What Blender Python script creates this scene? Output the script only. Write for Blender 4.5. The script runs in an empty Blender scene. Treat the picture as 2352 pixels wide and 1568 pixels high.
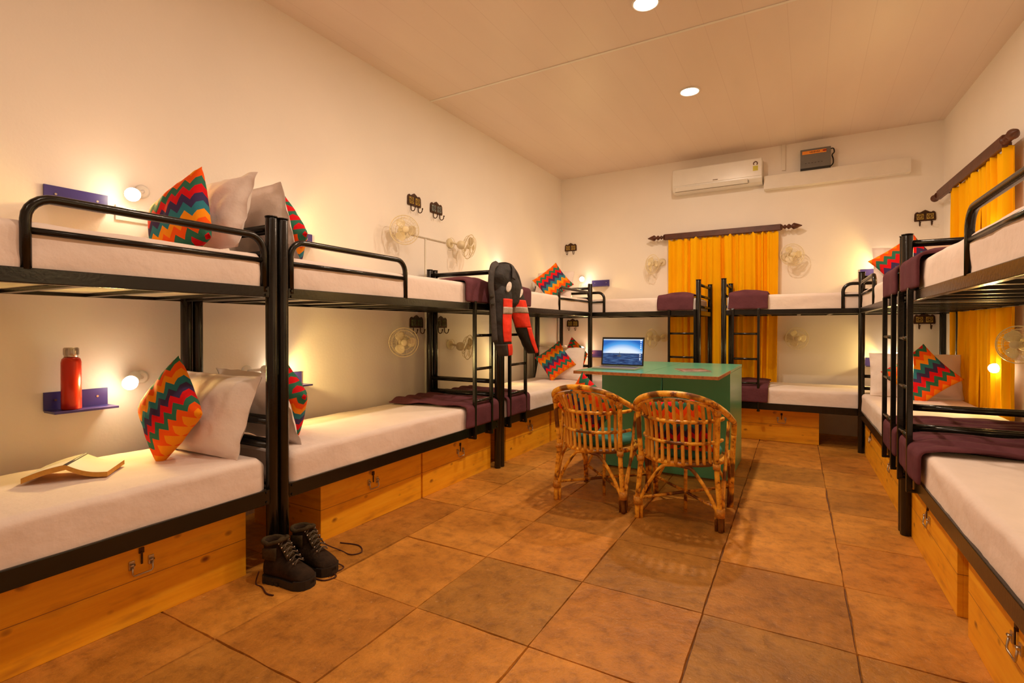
import bpy, bmesh, math, random
from mathutils import Vector, Matrix, noise, Euler
random.seed(7)
S = bpy.context.scene
COL = S.collection
R = math.radians
PI = math.pi

# ------------------------------------------------------------------ materials
def nodes(name):
    m = bpy.data.materials.new(name); m.use_nodes = True
    nt = m.node_tree; b = nt.nodes['Principled BSDF']
    return m, nt, b
def lk(nt, a, b): nt.links.new(a, b)
def tc(nt, kind='Object', scale=(1, 1, 1), rot=(0, 0, 0)):
    t = nt.nodes.new('ShaderNodeTexCoord'); mp = nt.nodes.new('ShaderNodeMapping')
    mp.inputs['Scale'].default_value = scale; mp.inputs['Rotation'].default_value = rot
    lk(nt, t.outputs[kind], mp.inputs['Vector']); return mp.outputs['Vector']
def nz(nt, vec, scale, detail=4, rough=.5):
    n = nt.nodes.new('ShaderNodeTexNoise'); n.inputs['Scale'].default_value = scale
    n.inputs['Detail'].default_value = detail; n.inputs['Roughness'].default_value = rough
    lk(nt, vec, n.inputs['Vector']); return n.outputs['Fac']
def ramp(nt, fac, stops, interp='LINEAR'):
    r = nt.nodes.new('ShaderNodeValToRGB'); r.color_ramp.interpolation = interp
    e = r.color_ramp.elements
    while len(e) < len(stops): e.new(.5)
    for i, (p, c) in enumerate(stops):
        e[i].position = p; e[i].color = (c[0], c[1], c[2], 1)
    lk(nt, fac, r.inputs['Fac']); return r.outputs['Color']
def mixc(nt, fac, a, b, mode='MIX'):
    m = nt.nodes.new('ShaderNodeMix'); m.data_type = 'RGBA'; m.blend_type = mode
    if isinstance(fac, float): m.inputs['Factor'].default_value = fac
    else: lk(nt, fac, m.inputs['Factor'])
    for v, k in ((a, 6), (b, 7)):
        if isinstance(v, tuple): m.inputs[k].default_value = (v[0], v[1], v[2], 1)
        else: lk(nt, v, m.inputs[k])
    return m.outputs[2]
def mth(nt, op, a, b=None, c=None):
    m = nt.nodes.new('ShaderNodeMath'); m.operation = op
    for i, v in enumerate((a, b, c)):
        if v is None: continue
        if isinstance(v, (int, float)): m.inputs[i].default_value = v
        else: lk(nt, v, m.inputs[i])
    return m.outputs[0]
def bump(nt, b, h, strength=.2, dist=.01):
    n = nt.nodes.new('ShaderNodeBump'); n.inputs['Strength'].default_value = strength
    n.inputs['Distance'].default_value = dist
    lk(nt, h, n.inputs['Height']); lk(nt, n.outputs['Normal'], b.inputs['Normal'])
def simple(name, col, rough=.5, metal=0, var=.12, vs=8, bs=0, bscale=40, spec=.5):
    m, nt, b = nodes(name)
    v = tc(nt); f = nz(nt, v, vs)
    lo = tuple(c * (1 - var) for c in col); hi = tuple(min(1, c * (1 + var)) for c in col)
    lk(nt, ramp(nt, f, [(.3, lo), (.7, hi)]), b.inputs['Base Color'])
    b.inputs['Roughness'].default_value = rough; b.inputs['Metallic'].default_value = metal
    b.inputs['Specular IOR Level'].default_value = spec
    if bs: bump(nt, b, nz(nt, v, bscale), bs)
    return m
M = {}
M['wall'] = simple('plaster_white', (.90, .85, .80), .85, var=.03, vs=1.3, bs=.08, bscale=60, spec=.2)
M['black'] = simple('black_gloss_paint', (.0075, .0058, .004), .22, var=.3, vs=25, bs=.06, bscale=90)
M['sheet'] = simple('white_cotton', (.84, .72, .67), .95, var=.03, vs=6, bs=.55, bscale=13, spec=.1)
M['pillow'] = simple('white_pillow_cotton', (.86, .76, .72), .95, var=.03, vs=6, bs=.7, bscale=12, spec=.1)
M['blanket'] = simple('purple_fleece', (.125, .042, .055), .95, var=.15, vs=9, bs=.3, bscale=35, spec=.1)
M['board'] = simple('cream_ply_board', (.72, .66, .5), .7, var=.06)
M['blue'] = simple('indigo_gloss_paint', (.05, .035, .22), .35, var=.1)
M['white_plastic'] = simple('white_plastic', (.82, .80, .76), .28, var=.02)
M['cream_plastic'] = simple('cream_plastic', (.80, .70, .47), .35, var=.04)
M['white_paint'] = simple('white_trunking_paint', (.80, .76, .70), .5, var=.03)
M['grey_metal'] = simple('grey_sheet_metal', (.16, .15, .14), .5, var=.08)
M['dark'] = simple('dark_rubber', (.015, .012, .010), .6, var=.2)
M['iron'] = simple('rusty_brown_iron', (.06, .025, .010), .5, .5, var=.4, vs=60, bs=.3, bscale=120)
M['tile_yellow'] = simple('glazed_tile_ochre', (.45, .30, .06), .25, var=.5, vs=70)
M['tile_grey'] = simple('glazed_tile_grey', (.22, .26, .24), .25, var=.6, vs=80)
M['tile_green'] = simple('glazed_tile_olive', (.10, .13, .05), .25, var=.5, vs=80)
M['steel'] = simple('bright_steel', (.55, .5, .45), .28, 1, var=.1)
M['redbottle'] = simple('red_bottle_enamel', (.55, .03, .008), .25, .2, var=.05)
M['boot'] = simple('dark_brown_suede', (.030, .017, .009), .8, spec=.15, var=.5, vs=18, bs=.4, bscale=90)
M['boot_cuff'] = simple('olive_padded_cuff', (.06, .040, .018), .85, spec=.15, var=.25, vs=30, bs=.4, bscale=120)
M['lace'] = simple('dark_red_lace', (.06, .014, .006), .8, var=.2)
M['lace_grey'] = simple('grey_lace', (.11, .085, .06), .8, var=.3)
M['textile'] = simple('black_cordura', (.022, .018, .018), .75, var=.25, vs=14, bs=.6, bscale=30)
M['textile2'] = simple('charcoal_cordura', (.045, .036, .034), .75, var=.25, vs=14, bs=.6, bscale=30)
M['redtex'] = simple('bright_red_cordura', (.85, .03, .008), .65, var=.15, vs=10, bs=.5, bscale=30)
M['reflective'] = simple('grey_reflective', (.45, .35, .3), .4, var=.2, vs=40)
M['logo'] = simple('white_print', (.8, .72, .68), .6, var=.15, vs=60)
M['rodwood'] = simple('dark_teak', (.085, .020, .006), .45, var=.25, vs=12, bs=.1)
M['page'] = simple('book_page', (.86, .8, .68), .8, var=.03)
M['pageedge'] = simple('ochre_page_edge', (.62, .30, .05), .8, var=.1, vs=60)
M['cover'] = simple('grey_book_cover', (.10, .08, .07), .5, var=.1)
M['alu'] = simple('silver_aluminium', (.6, .58, .56), .3, .8, var=.03)
M['bezel'] = simple('black_bezel', (.01, .01, .01), .3, var=.1)
M['keys'] = simple('laptop_keyboard', (.05, .035, .035), .5, var=.3, vs=90)
M['rawedge'] = simple('raw_ply_edge', (.42, .15, .04), .7, var=.3, vs=50)
M['seatcloth'] = simple('teal_seat_cloth', (.035, .20, .17), .85, var=.15, vs=10, bs=.2)
M['chrome'] = simple('socket_dark', (.03, .02, .015), .6, var=.2)
M['grille'] = simple('ac_seam', (.25, .2, .16), .6, var=.1)
M['yl'] = simple('energy_label_yellow', (.6, .55, .05), .5, var=.1)
M['bl'] = simple('energy_label_dark', (.13, .05, .02), .5, var=.1)
M['or_label'] = simple('orange_label', (.85, .30, .03), .5, var=.08)
M['red_label'] = simple('dark_red_label', (.35, .01, .005), .5, var=.08)
M['magcover'] = simple('brown_magazine_cover', (.22, .12, .09), .4, var=.7, vs=30)
M['wrap'] = simple('amber_cane_wrap', (.62, .27, .03), .45, var=.2, vs=60, bs=.4, bscale=150)

def teal_paint():
    m, nt, b = nodes('sea_green_enamel'); v = tc(nt)
    lk(nt, ramp(nt, nz(nt, v, 3), [(.3, (.08, .40, .25)), (.7, (.095, .45, .29))]), b.inputs['Base Color'])
    b.inputs['Roughness'].default_value = .3; b.inputs['Coat Weight'].default_value = .5; b.inputs['Coat Roughness'].default_value = .25
    bump(nt, b, nz(nt, v, 6), .04); return m
M['teal'] = teal_paint()

def curtain_mat():
    m, nt, b = nodes('saffron_curtain_cloth'); v = tc(nt, scale=(1, 1, .12))
    lk(nt, ramp(nt, nz(nt, v, 9), [(.3, (.93, .42, .002)), (.7, (1, .55, .005))]), b.inputs['Base Color'])
    b.inputs['Roughness'].default_value = .9; b.inputs['Specular IOR Level'].default_value = .1
    b.inputs['Subsurface Weight'].default_value = 0
    bump(nt, b, nz(nt, tc(nt), 250, 2), .1, .002); return m
M['curtain'] = curtain_mat()

def pine():
    m, nt, b = nodes('knotty_pine_board')
    v = tc(nt)
    g = nz(nt, tc(nt, scale=(1.2, 1.2, 16)), 2.2, 6, .6)
    base = ramp(nt, g, [(.25, (.82, .33, .007)), (.5, (.95, .43, .011)), (.8, (1.0, .54, .028))])
    vo = nt.nodes.new('ShaderNodeTexVoronoi'); vo.inputs['Scale'].default_value = 6.5
    vo.inputs['Randomness'].default_value = 1
    lk(nt, tc(nt, scale=(1, 1, 1.5)), vo.inputs['Vector'])
    kn = ramp(nt, vo.outputs['Distance'], [(.0, (1, 1, 1)), (.11, (1, 1, 1)), (.19, (0, 0, 0))])
    kn = mixc(nt, ramp(nt, nz(nt, v, 2.7, 1), [(.40, (0, 0, 0)), (.44, (1, 1, 1))]), (0.0, 0.0, 0.0), kn)
    c = mixc(nt, kn, base, (.24, .065, .006))
    st = ramp(nt, nz(nt, tc(nt, scale=(1.5, 1.5, 5)), 3.1, 3), [(.55, (0, 0, 0)), (.8, (.55, .55, .55))])
    c = mixc(nt, st, c, (.36, .11, .015))
    sx = nt.nodes.new('ShaderNodeSeparateXYZ'); lk(nt, v, sx.inputs[0])
    w = mth(nt, 'ABSOLUTE', mth(nt, 'SUBTRACT', mth(nt, 'FRACT', mth(nt, 'DIVIDE', sx.outputs['Z'], .34)), .5))
    line = mth(nt, 'LESS_THAN', w, .004)
    c = mixc(nt, line, c, (.32, .12, .02))
    lk(nt, c, b.inputs['Base Color']); b.inputs['Roughness'].default_value = .45
    bump(nt, b, g, .08); return m
M['pine'] = pine()

def rattan():
    m, nt, b = nodes('burnt_cane')
    v = tc(nt)
    f = nz(nt, v, 26, 3, .6)
    c = ramp(nt, f, [(.34, (.20, .055, .008)), (.43, (.70, .29, .02)), (.6, (.98, .52, .045))])
    f2 = nz(nt, v, 7, 2)
    c = mixc(nt, ramp(nt, f2, [(.54, (0, 0, 0)), (.60, (.9, .9, .9))]), c, (.10, .022, .005))
    lk(nt, c, b.inputs['Base Color']); b.inputs['Roughness'].default_value = .35
    bump(nt, b, f, .2); return m
M['rattan'] = rattan()
def slatm():
    m, nt, b = nodes('split_cane_slat')
    f = nz(nt, tc(nt, scale=(1, 1, .3)), 22, 3, .6)
    lk(nt, ramp(nt, f, [(.35, (.66, .29, .03)), (.6, (.92, .50, .07))]), b.inputs['Base Color'])
    b.inputs['Roughness'].default_value = .4; return m
M['slat'] = slatm()

def chevron():
    m, nt, b = nodes('zigzag_print_cotton')
    t = nt.nodes.new('ShaderNodeTexCoord'); s = nt.nodes.new('ShaderNodeSeparateXYZ')
    lk(nt, t.outputs['UV'], s.inputs[0])
    u, v = s.outputs['X'], s.outputs['Y']
    tri = mth(nt, 'ABSOLUTE', mth(nt, 'SUBTRACT', mth(nt, 'FRACT', mth(nt, 'MULTIPLY', u, 5.5)), .5))
    a = mth(nt, 'ADD', mth(nt, 'MULTIPLY', v, 1.45), mth(nt, 'MULTIPLY', tri, .33))
    f = mth(nt, 'FRACT', a)
    cols = [(.90, .30, .008), (.88, .10, .006), (.035, .17, .11), (.68, .008, .014), (.055, .035, .12), (.03, .20, .27)]
    c = ramp(nt, f, [(i / 6.0, cols[i]) for i in range(6)], 'CONSTANT')
    lk(nt, c, b.inputs['Base Color']); b.inputs['Roughness'].default_value = .85
    b.inputs['Specular IOR Level'].default_value = .15
    bump(nt, b, nz(nt, tc(nt), 30, 3), .2); return m
M['chevron'] = chevron()

def floor_mat():
    m, nt, b = nodes('red_sandstone_slab')
    v = tc(nt)
    at = nt.nodes.new('ShaderNodeAttribute'); at.attribute_name = 'slab'
    n1 = nz(nt, v, 2.2, 8, .62); n2 = nz(nt, v, 14, 6, .7)
    c = ramp(nt, n1, [(.3, (.38, .145, .018)), (.5, (.54, .222, .026)), (.72, (.70, .305, .044))])
    c2 = ramp(nt, n2, [(.3, (.62, .58, .54)), (.5, (1, 1, 1)), (.75, (1.22, 1.2, 1.2))])
    c = mixc(nt, 1.0, c, c2, 'MULTIPLY'); c = mixc(nt, 1.0, c, at.outputs['Color'], 'MULTIPLY')
    sp = ramp(nt, nz(nt, v, 55, 2), [(.68, (0, 0, 0)), (.75, (.5, .5, .5))])
    c = mixc(nt, sp, c, (.62, .36, .16))
    lk(nt, c, b.inputs['Base Color'])
    lk(nt, ramp(nt, n1, [(.3, (.42, .42, .42)), (.7, (.6, .6, .6))]), b.inputs['Roughness'])
    h = mth(nt, 'ADD', n1, mth(nt, 'MULTIPLY', n2, .4)); bump(nt, b, h, .6, .03); return m
M['floor'] = floor_mat()
M['grout'] = simple('dark_earth_joint', (.14, .06, .022), .9, var=.4, vs=30)

def ceil_mat():
    m, nt, b = nodes('pvc_ceiling_panel')
    t = nt.nodes.new('ShaderNodeTexCoord'); s = nt.nodes.new('ShaderNodeSeparateXYZ')
    lk(nt, t.outputs['Object'], s.inputs[0])
    w = mth(nt, 'ABSOLUTE', mth(nt, 'SUBTRACT', mth(nt, 'FRACT', mth(nt, 'DIVIDE', s.outputs['X'], .25)), .5))
    line = mth(nt, 'LESS_THAN', w, .008)
    c = ramp(nt, nz(nt, tc(nt, scale=(1, .2, 1)), 4), [(.3, (.74, .62, .54)), (.7, (.78, .66, .58))])
    c = mixc(nt, line, c, (.69, .565, .49)); lk(nt, c, b.inputs['Base Color'])
    b.inputs['Roughness'].default_value = .42
    bump(nt, b, mth(nt, 'MULTIPLY', line, -1), .08, .002); return m
M['ceiling'] = ceil_mat()

def emis(name, col, st):
    m, nt, b = nodes(name); b.inputs['Base Color'].default_value = (*col, 1)
    b.inputs['Emission Color'].default_value = (*col, 1); b.inputs['Emission Strength'].default_value = st
    return m
M['bulb'] = emis('warm_bulb_glow', (1, .80, .52), 40)
M['downlight'] = emis('downlight_glow', (1, .86, .68), 30)

def screen_mat():
    m, nt, b = nodes('laptop_wallpaper_glow')
    t = nt.nodes.new('ShaderNodeTexCoord'); s = nt.nodes.new('ShaderNodeSeparateXYZ')
    lk(nt, t.outputs['UV'], s.inputs[0]); u, v = s.outputs['X'], s.outputs['Y']
    du = mth(nt, 'MULTIPLY', mth(nt, 'POWER', mth(nt, 'ABSOLUTE', mth(nt, 'SUBTRACT', u, .5)), 2), 1.0)
    vv = mth(nt, 'ADD', v, du)
    sky = ramp(nt, vv, [(.46, (.82, .9, .95)), (.62, (.75, .86, 1)), (.82, (.08, .38, .85)), (1, (.01, .13, .5))])
    wv = nz(nt, tc(nt, 'UV', scale=(3, 14, 1)), 1.6, 5, .6)
    sea = ramp(nt, wv, [(.35, (.006, .02, .075)), (.5, (.02, .06, .18)), (.68, (.10, .2, .38))])
    c = mixc(nt, mth(nt, 'LESS_THAN', v, .44), sky, sea)
    c = mixc(nt, mth(nt, 'GREATER_THAN', v, .955), c, (.55, .68, .85))
    b.inputs['Base Color'].default_value = (0, 0, 0, 1); b.inputs['Roughness'].default_value = .2
    lk(nt, c, b.inputs['Emission Color']); b.inputs['Emission Strength'].default_value = 1.0
    return m
M['screen'] = screen_mat()
M['icon'] = emis('screen_icon_glow', (.75, .85, 1), .9)
M['ship'] = emis('screen_ship_glow', (.04, .06, .10), .6)

# ------------------------------------------------------------------ mesh tools
class MB:
    def __init__(s): s.bm = bmesh.new(); s.sm = []
    def box(s, c, d, rot=None, bev=0):
        m = Matrix.Translation(c)
        if rot is not None: m = m @ (rot if isinstance(rot, Matrix) else Euler(rot).to_matrix().to_4x4())
        t = bmesh.new(); bmesh.ops.create_cube(t, size=1, matrix=Matrix.Diagonal((*d, 1)))
        if bev: bmesh.ops.bevel(t, geom=t.edges[:], offset=bev, segments=2, affect='EDGES', profile=.6)
        t.transform(m); s._merge(t); return s
    def _merge(s, t, smooth=None):
        me = bpy.data.meshes.new('tmp'); t.to_mesh(me); t.free()
        s.bm.from_mesh(me); bpy.data.meshes.remove(me)
    def tube(s, pts, r, n=10, cap=True, sx=1, closed=False, up=None):
        pts = [Vector(p) for p in pts]; N = len(pts)
        rs = r if isinstance(r, (list, tuple)) else [r] * N
        rings = []; prev = None
        for i, p in enumerate(pts):
            if closed: d = pts[(i + 1) % N] - pts[i - 1]
            else: d = pts[min(i + 1, N - 1)] - pts[max(i - 1, 0)]
            d.normalize()
            if prev is None:
                a = up and Vector(up) or (Vector((0, 0, 1)) if abs(d.z) < .9 else Vector((1, 0, 0)))
                x = d.cross(a).normalized()
            else:
                x = prev - d * prev.dot(d); x.normalize()
            prev = x; y = d.cross(x)
            rings.append([s.bm.verts.new(p + (x * math.cos(2 * PI * k / n) * sx + y * math.sin(2 * PI * k / n)) * rs[i]) for k in range(n)])
        m = N if closed else N - 1
        for i in range(m):
            a, b = rings[i], rings[(i + 1) % N]
            for k in range(n):
                f = s.bm.faces.new((a[k], a[(k + 1) % n], b[(k + 1) % n], b[k])); f.smooth = True
        if cap and not closed:
            s.bm.faces.new(rings[0][::-1]); s.bm.faces.new(rings[-1])
        return s
    def cyl(s, a, b, r, n=16, r2=None):
        return s.tube([a, b], [r, r if r2 is None else r2], n)
    def lathe(s, prof, n=24, mat=None):
        rings = []
        for r, z in prof:
            rings.append([s.bm.verts.new((r * math.cos(2 * PI * k / n), r * math.sin(2 * PI * k / n), z)) for k in range(n)])
        vs = [v for q in rings for v in q]
        for a, b in zip(rings, rings[1:]):
            for k in range(n):
                f = s.bm.faces.new((a[k], a[(k + 1) % n], b[(k + 1) % n], b[k])); f.smooth = True
        s.bm.faces.new(rings[0][::-1]); s.bm.faces.new(rings[-1])
        if mat is not None: bmesh.ops.transform(s.bm, matrix=mat, verts=vs)
        return s
    def grid(s, fn, nu, nv, smooth=True, uv=False):
        g = [[s.bm.verts.new(fn(i / nu, j / nv)) for i in range(nu + 1)] for j in range(nv + 1)]
        lay = s.bm.loops.layers.uv.verify() if uv else None
        for j in range(nv):
            for i in range(nu):
                f = s.bm.faces.new((g[j][i], g[j][i + 1], g[j + 1][i + 1], g[j + 1][i])); f.smooth = smooth
                if uv:
                    for l, (a, b) in zip(f.loops, ((i, j), (i + 1, j), (i + 1, j + 1), (i, j + 1))):
                        l[lay].uv = (a / nu, b / nv)
        return s
    def prism(s, poly, depth, mat=None, smooth=False):
        a = [s.bm.verts.new((x, y, 0)) for x, y in poly]; b = [s.bm.verts.new((x, y, depth)) for x, y in poly]
        s.bm.faces.new(a[::-1]); s.bm.faces.new(b); n = len(a)
        for i in range(n): s.bm.faces.new((a[i], a[(i + 1) % n], b[(i + 1) % n], b[i]))
        if mat is not None: bmesh.ops.transform(s.bm, matrix=mat, verts=a + b)
        return s
    def sphere(s, c, r, n=16):
        t = bmesh.new(); bmesh.ops.create_uvsphere(t, u_segments=n, v_segments=n // 2, radius=1)
        sc = r if isinstance(r, (tuple, list)) else (r, r, r)
        t.transform(Matrix.Translation(c) @ Matrix.Diagonal((*sc, 1)))
        for f in t.faces: f.smooth = True
        s._merge(t); return s
    def build(s, name, mat, parent=None, matrix=None, recalc=True):
        if recalc: bmesh.ops.recalc_face_normals(s.bm, faces=s.bm.faces[:])
        me = bpy.data.meshes.new(name); s.bm.to_mesh(me); s.bm.free()
        me.materials.append(M[mat] if isinstance(mat, str) else mat)
        o = bpy.data.objects.new(name, me); COL.objects.link(o)
        if parent is not None: o.parent = parent
        if matrix is not None:
            if parent is None: o.matrix_world = matrix
            else: o.matrix_local = matrix
        return o

def thing(name, label, cat, mat=None, group=None):
    o = bpy.data.objects.new(name, None); COL.objects.link(o); o.empty_display_size = .1
    if mat is not None: o.matrix_world = mat
    o['label'] = label; o['category'] = cat
    if group: o['group'] = group
    return o
def tag(o, label, cat, group=None):
    o['label'] = label; o['category'] = cat
    if group: o['group'] = group
    return o
def dup(root, mat, label, group=None, skip=()):
    def cp(o, par):
        c = o.copy(); COL.objects.link(c); c.parent = par
        for ch in list(o.children): cp(ch, c)
        return c
    r = cp(root, None); r.matrix_world = mat; r['label'] = label
    if group: r['group'] = group
    return r
def T(*v): return Matrix.Translation(v)
def RZ(a): return Matrix.Rotation(R(a), 4, 'Z')
def RX(a): return Matrix.Rotation(R(a), 4, 'X')
def RY(a): return Matrix.Rotation(R(a), 4, 'Y')
def basis(c, normal, up, roll=0):
    z = Vector(normal).normalized(); y = Vector(up); y = (y - z * y.dot(z)).normalized(); x = y.cross(z)
    m = Matrix(((x.x, y.x, z.x, c[0]), (x.y, y.y, z.y, c[1]), (x.z, y.z, z.z, c[2]), (0, 0, 0, 1)))
    return m @ RZ(roll)
def arc(c, r, a0, a1, u, v, n=6):
    c, u, v = Vector(c), Vector(u), Vector(v)
    return [c + u * r * math.cos(a0 + (a1 - a0) * i / n) + v * r * math.sin(a0 + (a1 - a0) * i / n) for i in range(n + 1)]
def nv(p, s): return noise.noise(Vector(p) * s)
def catmull(P, n=8):
    P = [Vector(p) for p in P]; Q = [P[0]] + P + [P[-1]]; out = []
    for i in range(1, len(Q) - 2):
        a, b, c, d = Q[i - 1:i + 3]
        for k in range(n):
            t = k / n
            out.append(.5 * ((2 * b) + (c - a) * t + (2 * a - 5 * b + 4 * c - d) * t * t + (3 * b - a - 3 * c + d) * t ** 3))
    out.append(P[-1]); return out
def struct(o): o['kind'] = 'structure'; return o

# ------------------------------------------------------------------ room shell
XL, YB, H = -3.0, 6.60, 3.23
YF = -2.4
def xr(y): return 1.168 + .0475 * (6.56 - y)
def wallplane(name, a, b, outward, mat='wall'):
    # a slab of wall standing on segment a-b, 0.12 thick to the outside
    a = Vector((*a, 0)); b = Vector((*b, 0)); o = Vector((*outward, 0)).normalized() * .12
    m = MB(); vs = [m.bm.verts.new(p + Vector((0, 0, z))) for z in (-.06, H + .06) for p in (a, b, b + o, a + o)]
    for q in ((0, 1, 2, 3), (7, 6, 5, 4), (0, 4, 5, 1), (1, 5, 6, 2), (2, 6, 7, 3), (3, 7, 4, 0)):
        m.bm.faces.new([vs[i] for i in q])
    return struct(m.build(name, mat))
wallplane('wall_left', (XL, YF - .12), (XL, YB + .12), (-1, 0))
wallplane('wall_back', (XL, YB), (xr(YB), YB), (0, 1))
wallplane('wall_right', (xr(YB + .12), YB + .12), (xr(YF - .12), YF - .12), (1, 0))
wallplane('wall_front', (XL, YF), (xr(YF), YF), (0, -1))
m = MB(); m.box(((XL + 1.6) / 2, (YB + YF) / 2, H + .03), (4.9, YB - YF + .24, .06))
struct(m.build('ceiling', 'ceiling', matrix=T(0, 0, 0)))
m = MB(); m.box(((XL + xr(3.72)) / 2, 3.72, H - .002), (xr(3.72) - XL, .022, .006))
struct(m.build('trim_1', 'white_paint'))

def build_floor():
    m = MB(); lay = m.bm.loops.layers.color.new('slab')
    rnd = random.Random(3)
    xs = [-3.0] + [-2.44 + .5195 * i for i in range(8)] + [1.75]
    ys = [YF] + [-2.15 + .541 * i for i in range(17)]
    ys = [y for y in ys if y < YB - .1] + [YB]
    def sk(x, y): return x - .018 * (y - 2) if -2.9 < x < 1.6 else x
    for i in range(len(xs) - 1):
        off = 0
        for j in range(len(ys) - 1):
            g = .0025; w = rnd.uniform(.84, 1.06); t = rnd.uniform(-.03, .03); wr = rnd.random()
            jit = [rnd.uniform(-.004, .004) for _ in range(8)]
            dz = rnd.uniform(-.0015, .0015)
            x0, x1, y0, y1 = xs[i], xs[i + 1], ys[j], ys[j + 1]
            n = 10
            ring = []
            def edge(ax, ay, bx, by, k):
                for q in range(n):
                    f = q / n; px = ax + (bx - ax) * f; py = ay + (by - ay) * f
                    e = nv((px * 1.0, py * 1.0, k + i * 3.1 + j * 1.7), 9) * .005 + abs(nv((px, py, k * 2.2), 2.5)) * .0045 * (-1 if k in (1, 2) else 1)
                    ring.append((px, py, e, k))
            a = [(x0 + g, y0 + g), (x1 - g, y0 + g), (x1 - g, y1 - g), (x0 + g, y1 - g)]
            for k in range(4): edge(*a[k], *a[(k + 1) % 4], k)
            vs = []; lo = []
            for px, py, e, k in ring:
                qx = px + (e if k in (1, 3) else 0); qy = py + (e if k in (0, 2) else 0)
                vs.append(m.bm.verts.new((sk(qx, qy), qy, dz)))
                cx, cy = (x0 + x1) / 2, (y0 + y1) / 2
                lo.append(m.bm.verts.new((sk(qx, qy) + (.004 if qx > cx else -.004), qy + (.004 if qy > cy else -.004), -.012)))
            fs = [m.bm.faces.new(vs)]
            for q in range(len(vs)):
                fs.append(m.bm.faces.new((vs[q], lo[q], lo[(q + 1) % len(vs)], vs[(q + 1) % len(vs)])))
            for f in fs:
                for l in f.loops: l[lay] = (w * (1 + t), w, w * (1 - t * .6), 1)
    o = m.build('floor', 'floor'); struct(o)
    o.data.materials.append(M['grout'])
    b = bmesh.new(); b.from_mesh(o.data)
    v = [b.verts.new(p) for p in ((XL, YF, -.008), (1.75, YF, -.008), (1.75, YB, -.008), (XL, YB, -.008))]
    f = b.faces.new(v); f.material_index = 1
    b.to_mesh(o.data); b.free()
build_floor()

# ------------------------------------------------------------------ bunk beds
ZU0, ZU1, ZL0, ZL1, PH = 1.295, 1.345, .337, .405, 1.67
WB = .70
def make_bunk(k, mat, s, L, ladder, label, guard=.88):
    b = thing('bunk_bed', label, 'bunk bed', mat, 'black metal bunk beds around the room')
    def P(x, y, z): return Vector((x, y * s, z))
    pr = .0265
    for (x, y) in ((0, 0), (L, 0), (0, WB), (L, WB)):
        m = MB(); m.tube([P(x, y, 0), P(x, y, .004), P(x, y, PH - .006), P(x, y, PH)], [pr * .9, pr, pr, pr * .9], 16)
        m.tube([P(x, y, PH), P(x, y, PH + .006)], [pr * 1.08, pr * 1.08], 16)
        m.build('post', 'black', b)
    def frame(z0, z1, nm):
        m = MB()
        for y in (0, WB):
            m.box(P(L / 2, y, (z0 + z1) / 2), (L - 2 * pr + .01, .032, z1 - z0), bev=.003)
        for x in (0, L):
            m.box(P(x, WB / 2, (z0 + z1) / 2), (.03, WB - 2 * pr + .01, z1 - z0), bev=.003)
        # bolts
        for x in (pr + .012, L - pr - .012):
            for z in (z0 + .012, z1 - .012): m.cyl(P(x, -.014, z), P(x, -.022, z), .006, 8)
        fr = m.build(nm, 'black', b)
        m = MB()
        for i in range(7):
            x = L * (i + .5) / 7
            m.box(P(x, WB / 2, z0 + .008), (.034, WB - .03, .014))
        m.build('slat_bar', 'black', fr)
        m = MB(); m.box(P(L / 2, WB / 2, z0 + .022), (L - .07, WB - .036, .012))
        m.build('base_board', 'board', b)
    frame(ZU0, ZU1, 'upper_frame'); frame(ZL0, ZL1, 'lower_frame')
    for x, nm in ((0, 'head_bar'), (L, 'foot_bar')):
        for z in (1.625, 1.505, 1.39, .712, .60):
            m = MB(); m.tube([P(x, pr - .004, z), P(x, WB - pr + .004, z)], .0155, 12)
            m.build(nm, 'black', b)
    # guard rail at the head end, arched
    m = MB(); r = .075; x0, x1, z1 = .042, guard - .0, 1.575; y = -.004
    pts = [P(x0, y, ZU1 - .02)] + [P(*(q.x, q.y, q.z)) for q in []]
    A = [Vector((x0, y, ZU1 - .025)), Vector((x0, y, z1 - r))]
    A += arc((x0 + r, y, z1 - r), r, PI, PI / 2, (1, 0, 0), (0, 0, 1))[1:]
    A += arc((x1 - r, y, z1 - r), r, PI / 2, 0, (1, 0, 0), (0, 0, 1))
    A += [Vector((x1, y, ZU1 - .005))]
    m.tube([P(*p) for p in A], .0155, 12)
    m.tube([P(x0, y, 1.465), P(x1, y, 1.465)], .0115, 10)
    m.build('guard_rail', 'black', b)
    # ladder near the foot
    if ladder:
        l0, l1 = L - ladder[0], L - ladder[1]
        m = MB(); y = -.034
        for x in (l0, l1):
            m.box(P(x, y, (1.352 + ZL0 - .02) / 2), (.024, .026, 1.352 - ZL0 + .02), bev=.004)
            m.box(P(x, -.012, 1.352), (.03, .066, .014), bev=.003)
            m.box(P(x, -.012, ZL0 - .012), (.03, .06, .012), bev=.003)
        lad = m.build('ladder', 'black', b)
        for z in (1.10, .845, .60):
            m = MB(); m.tube([P(l0, y, z), P(l1, y, z)], .0115, 10); m.build('rung', 'black', lad)
    return b

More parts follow.
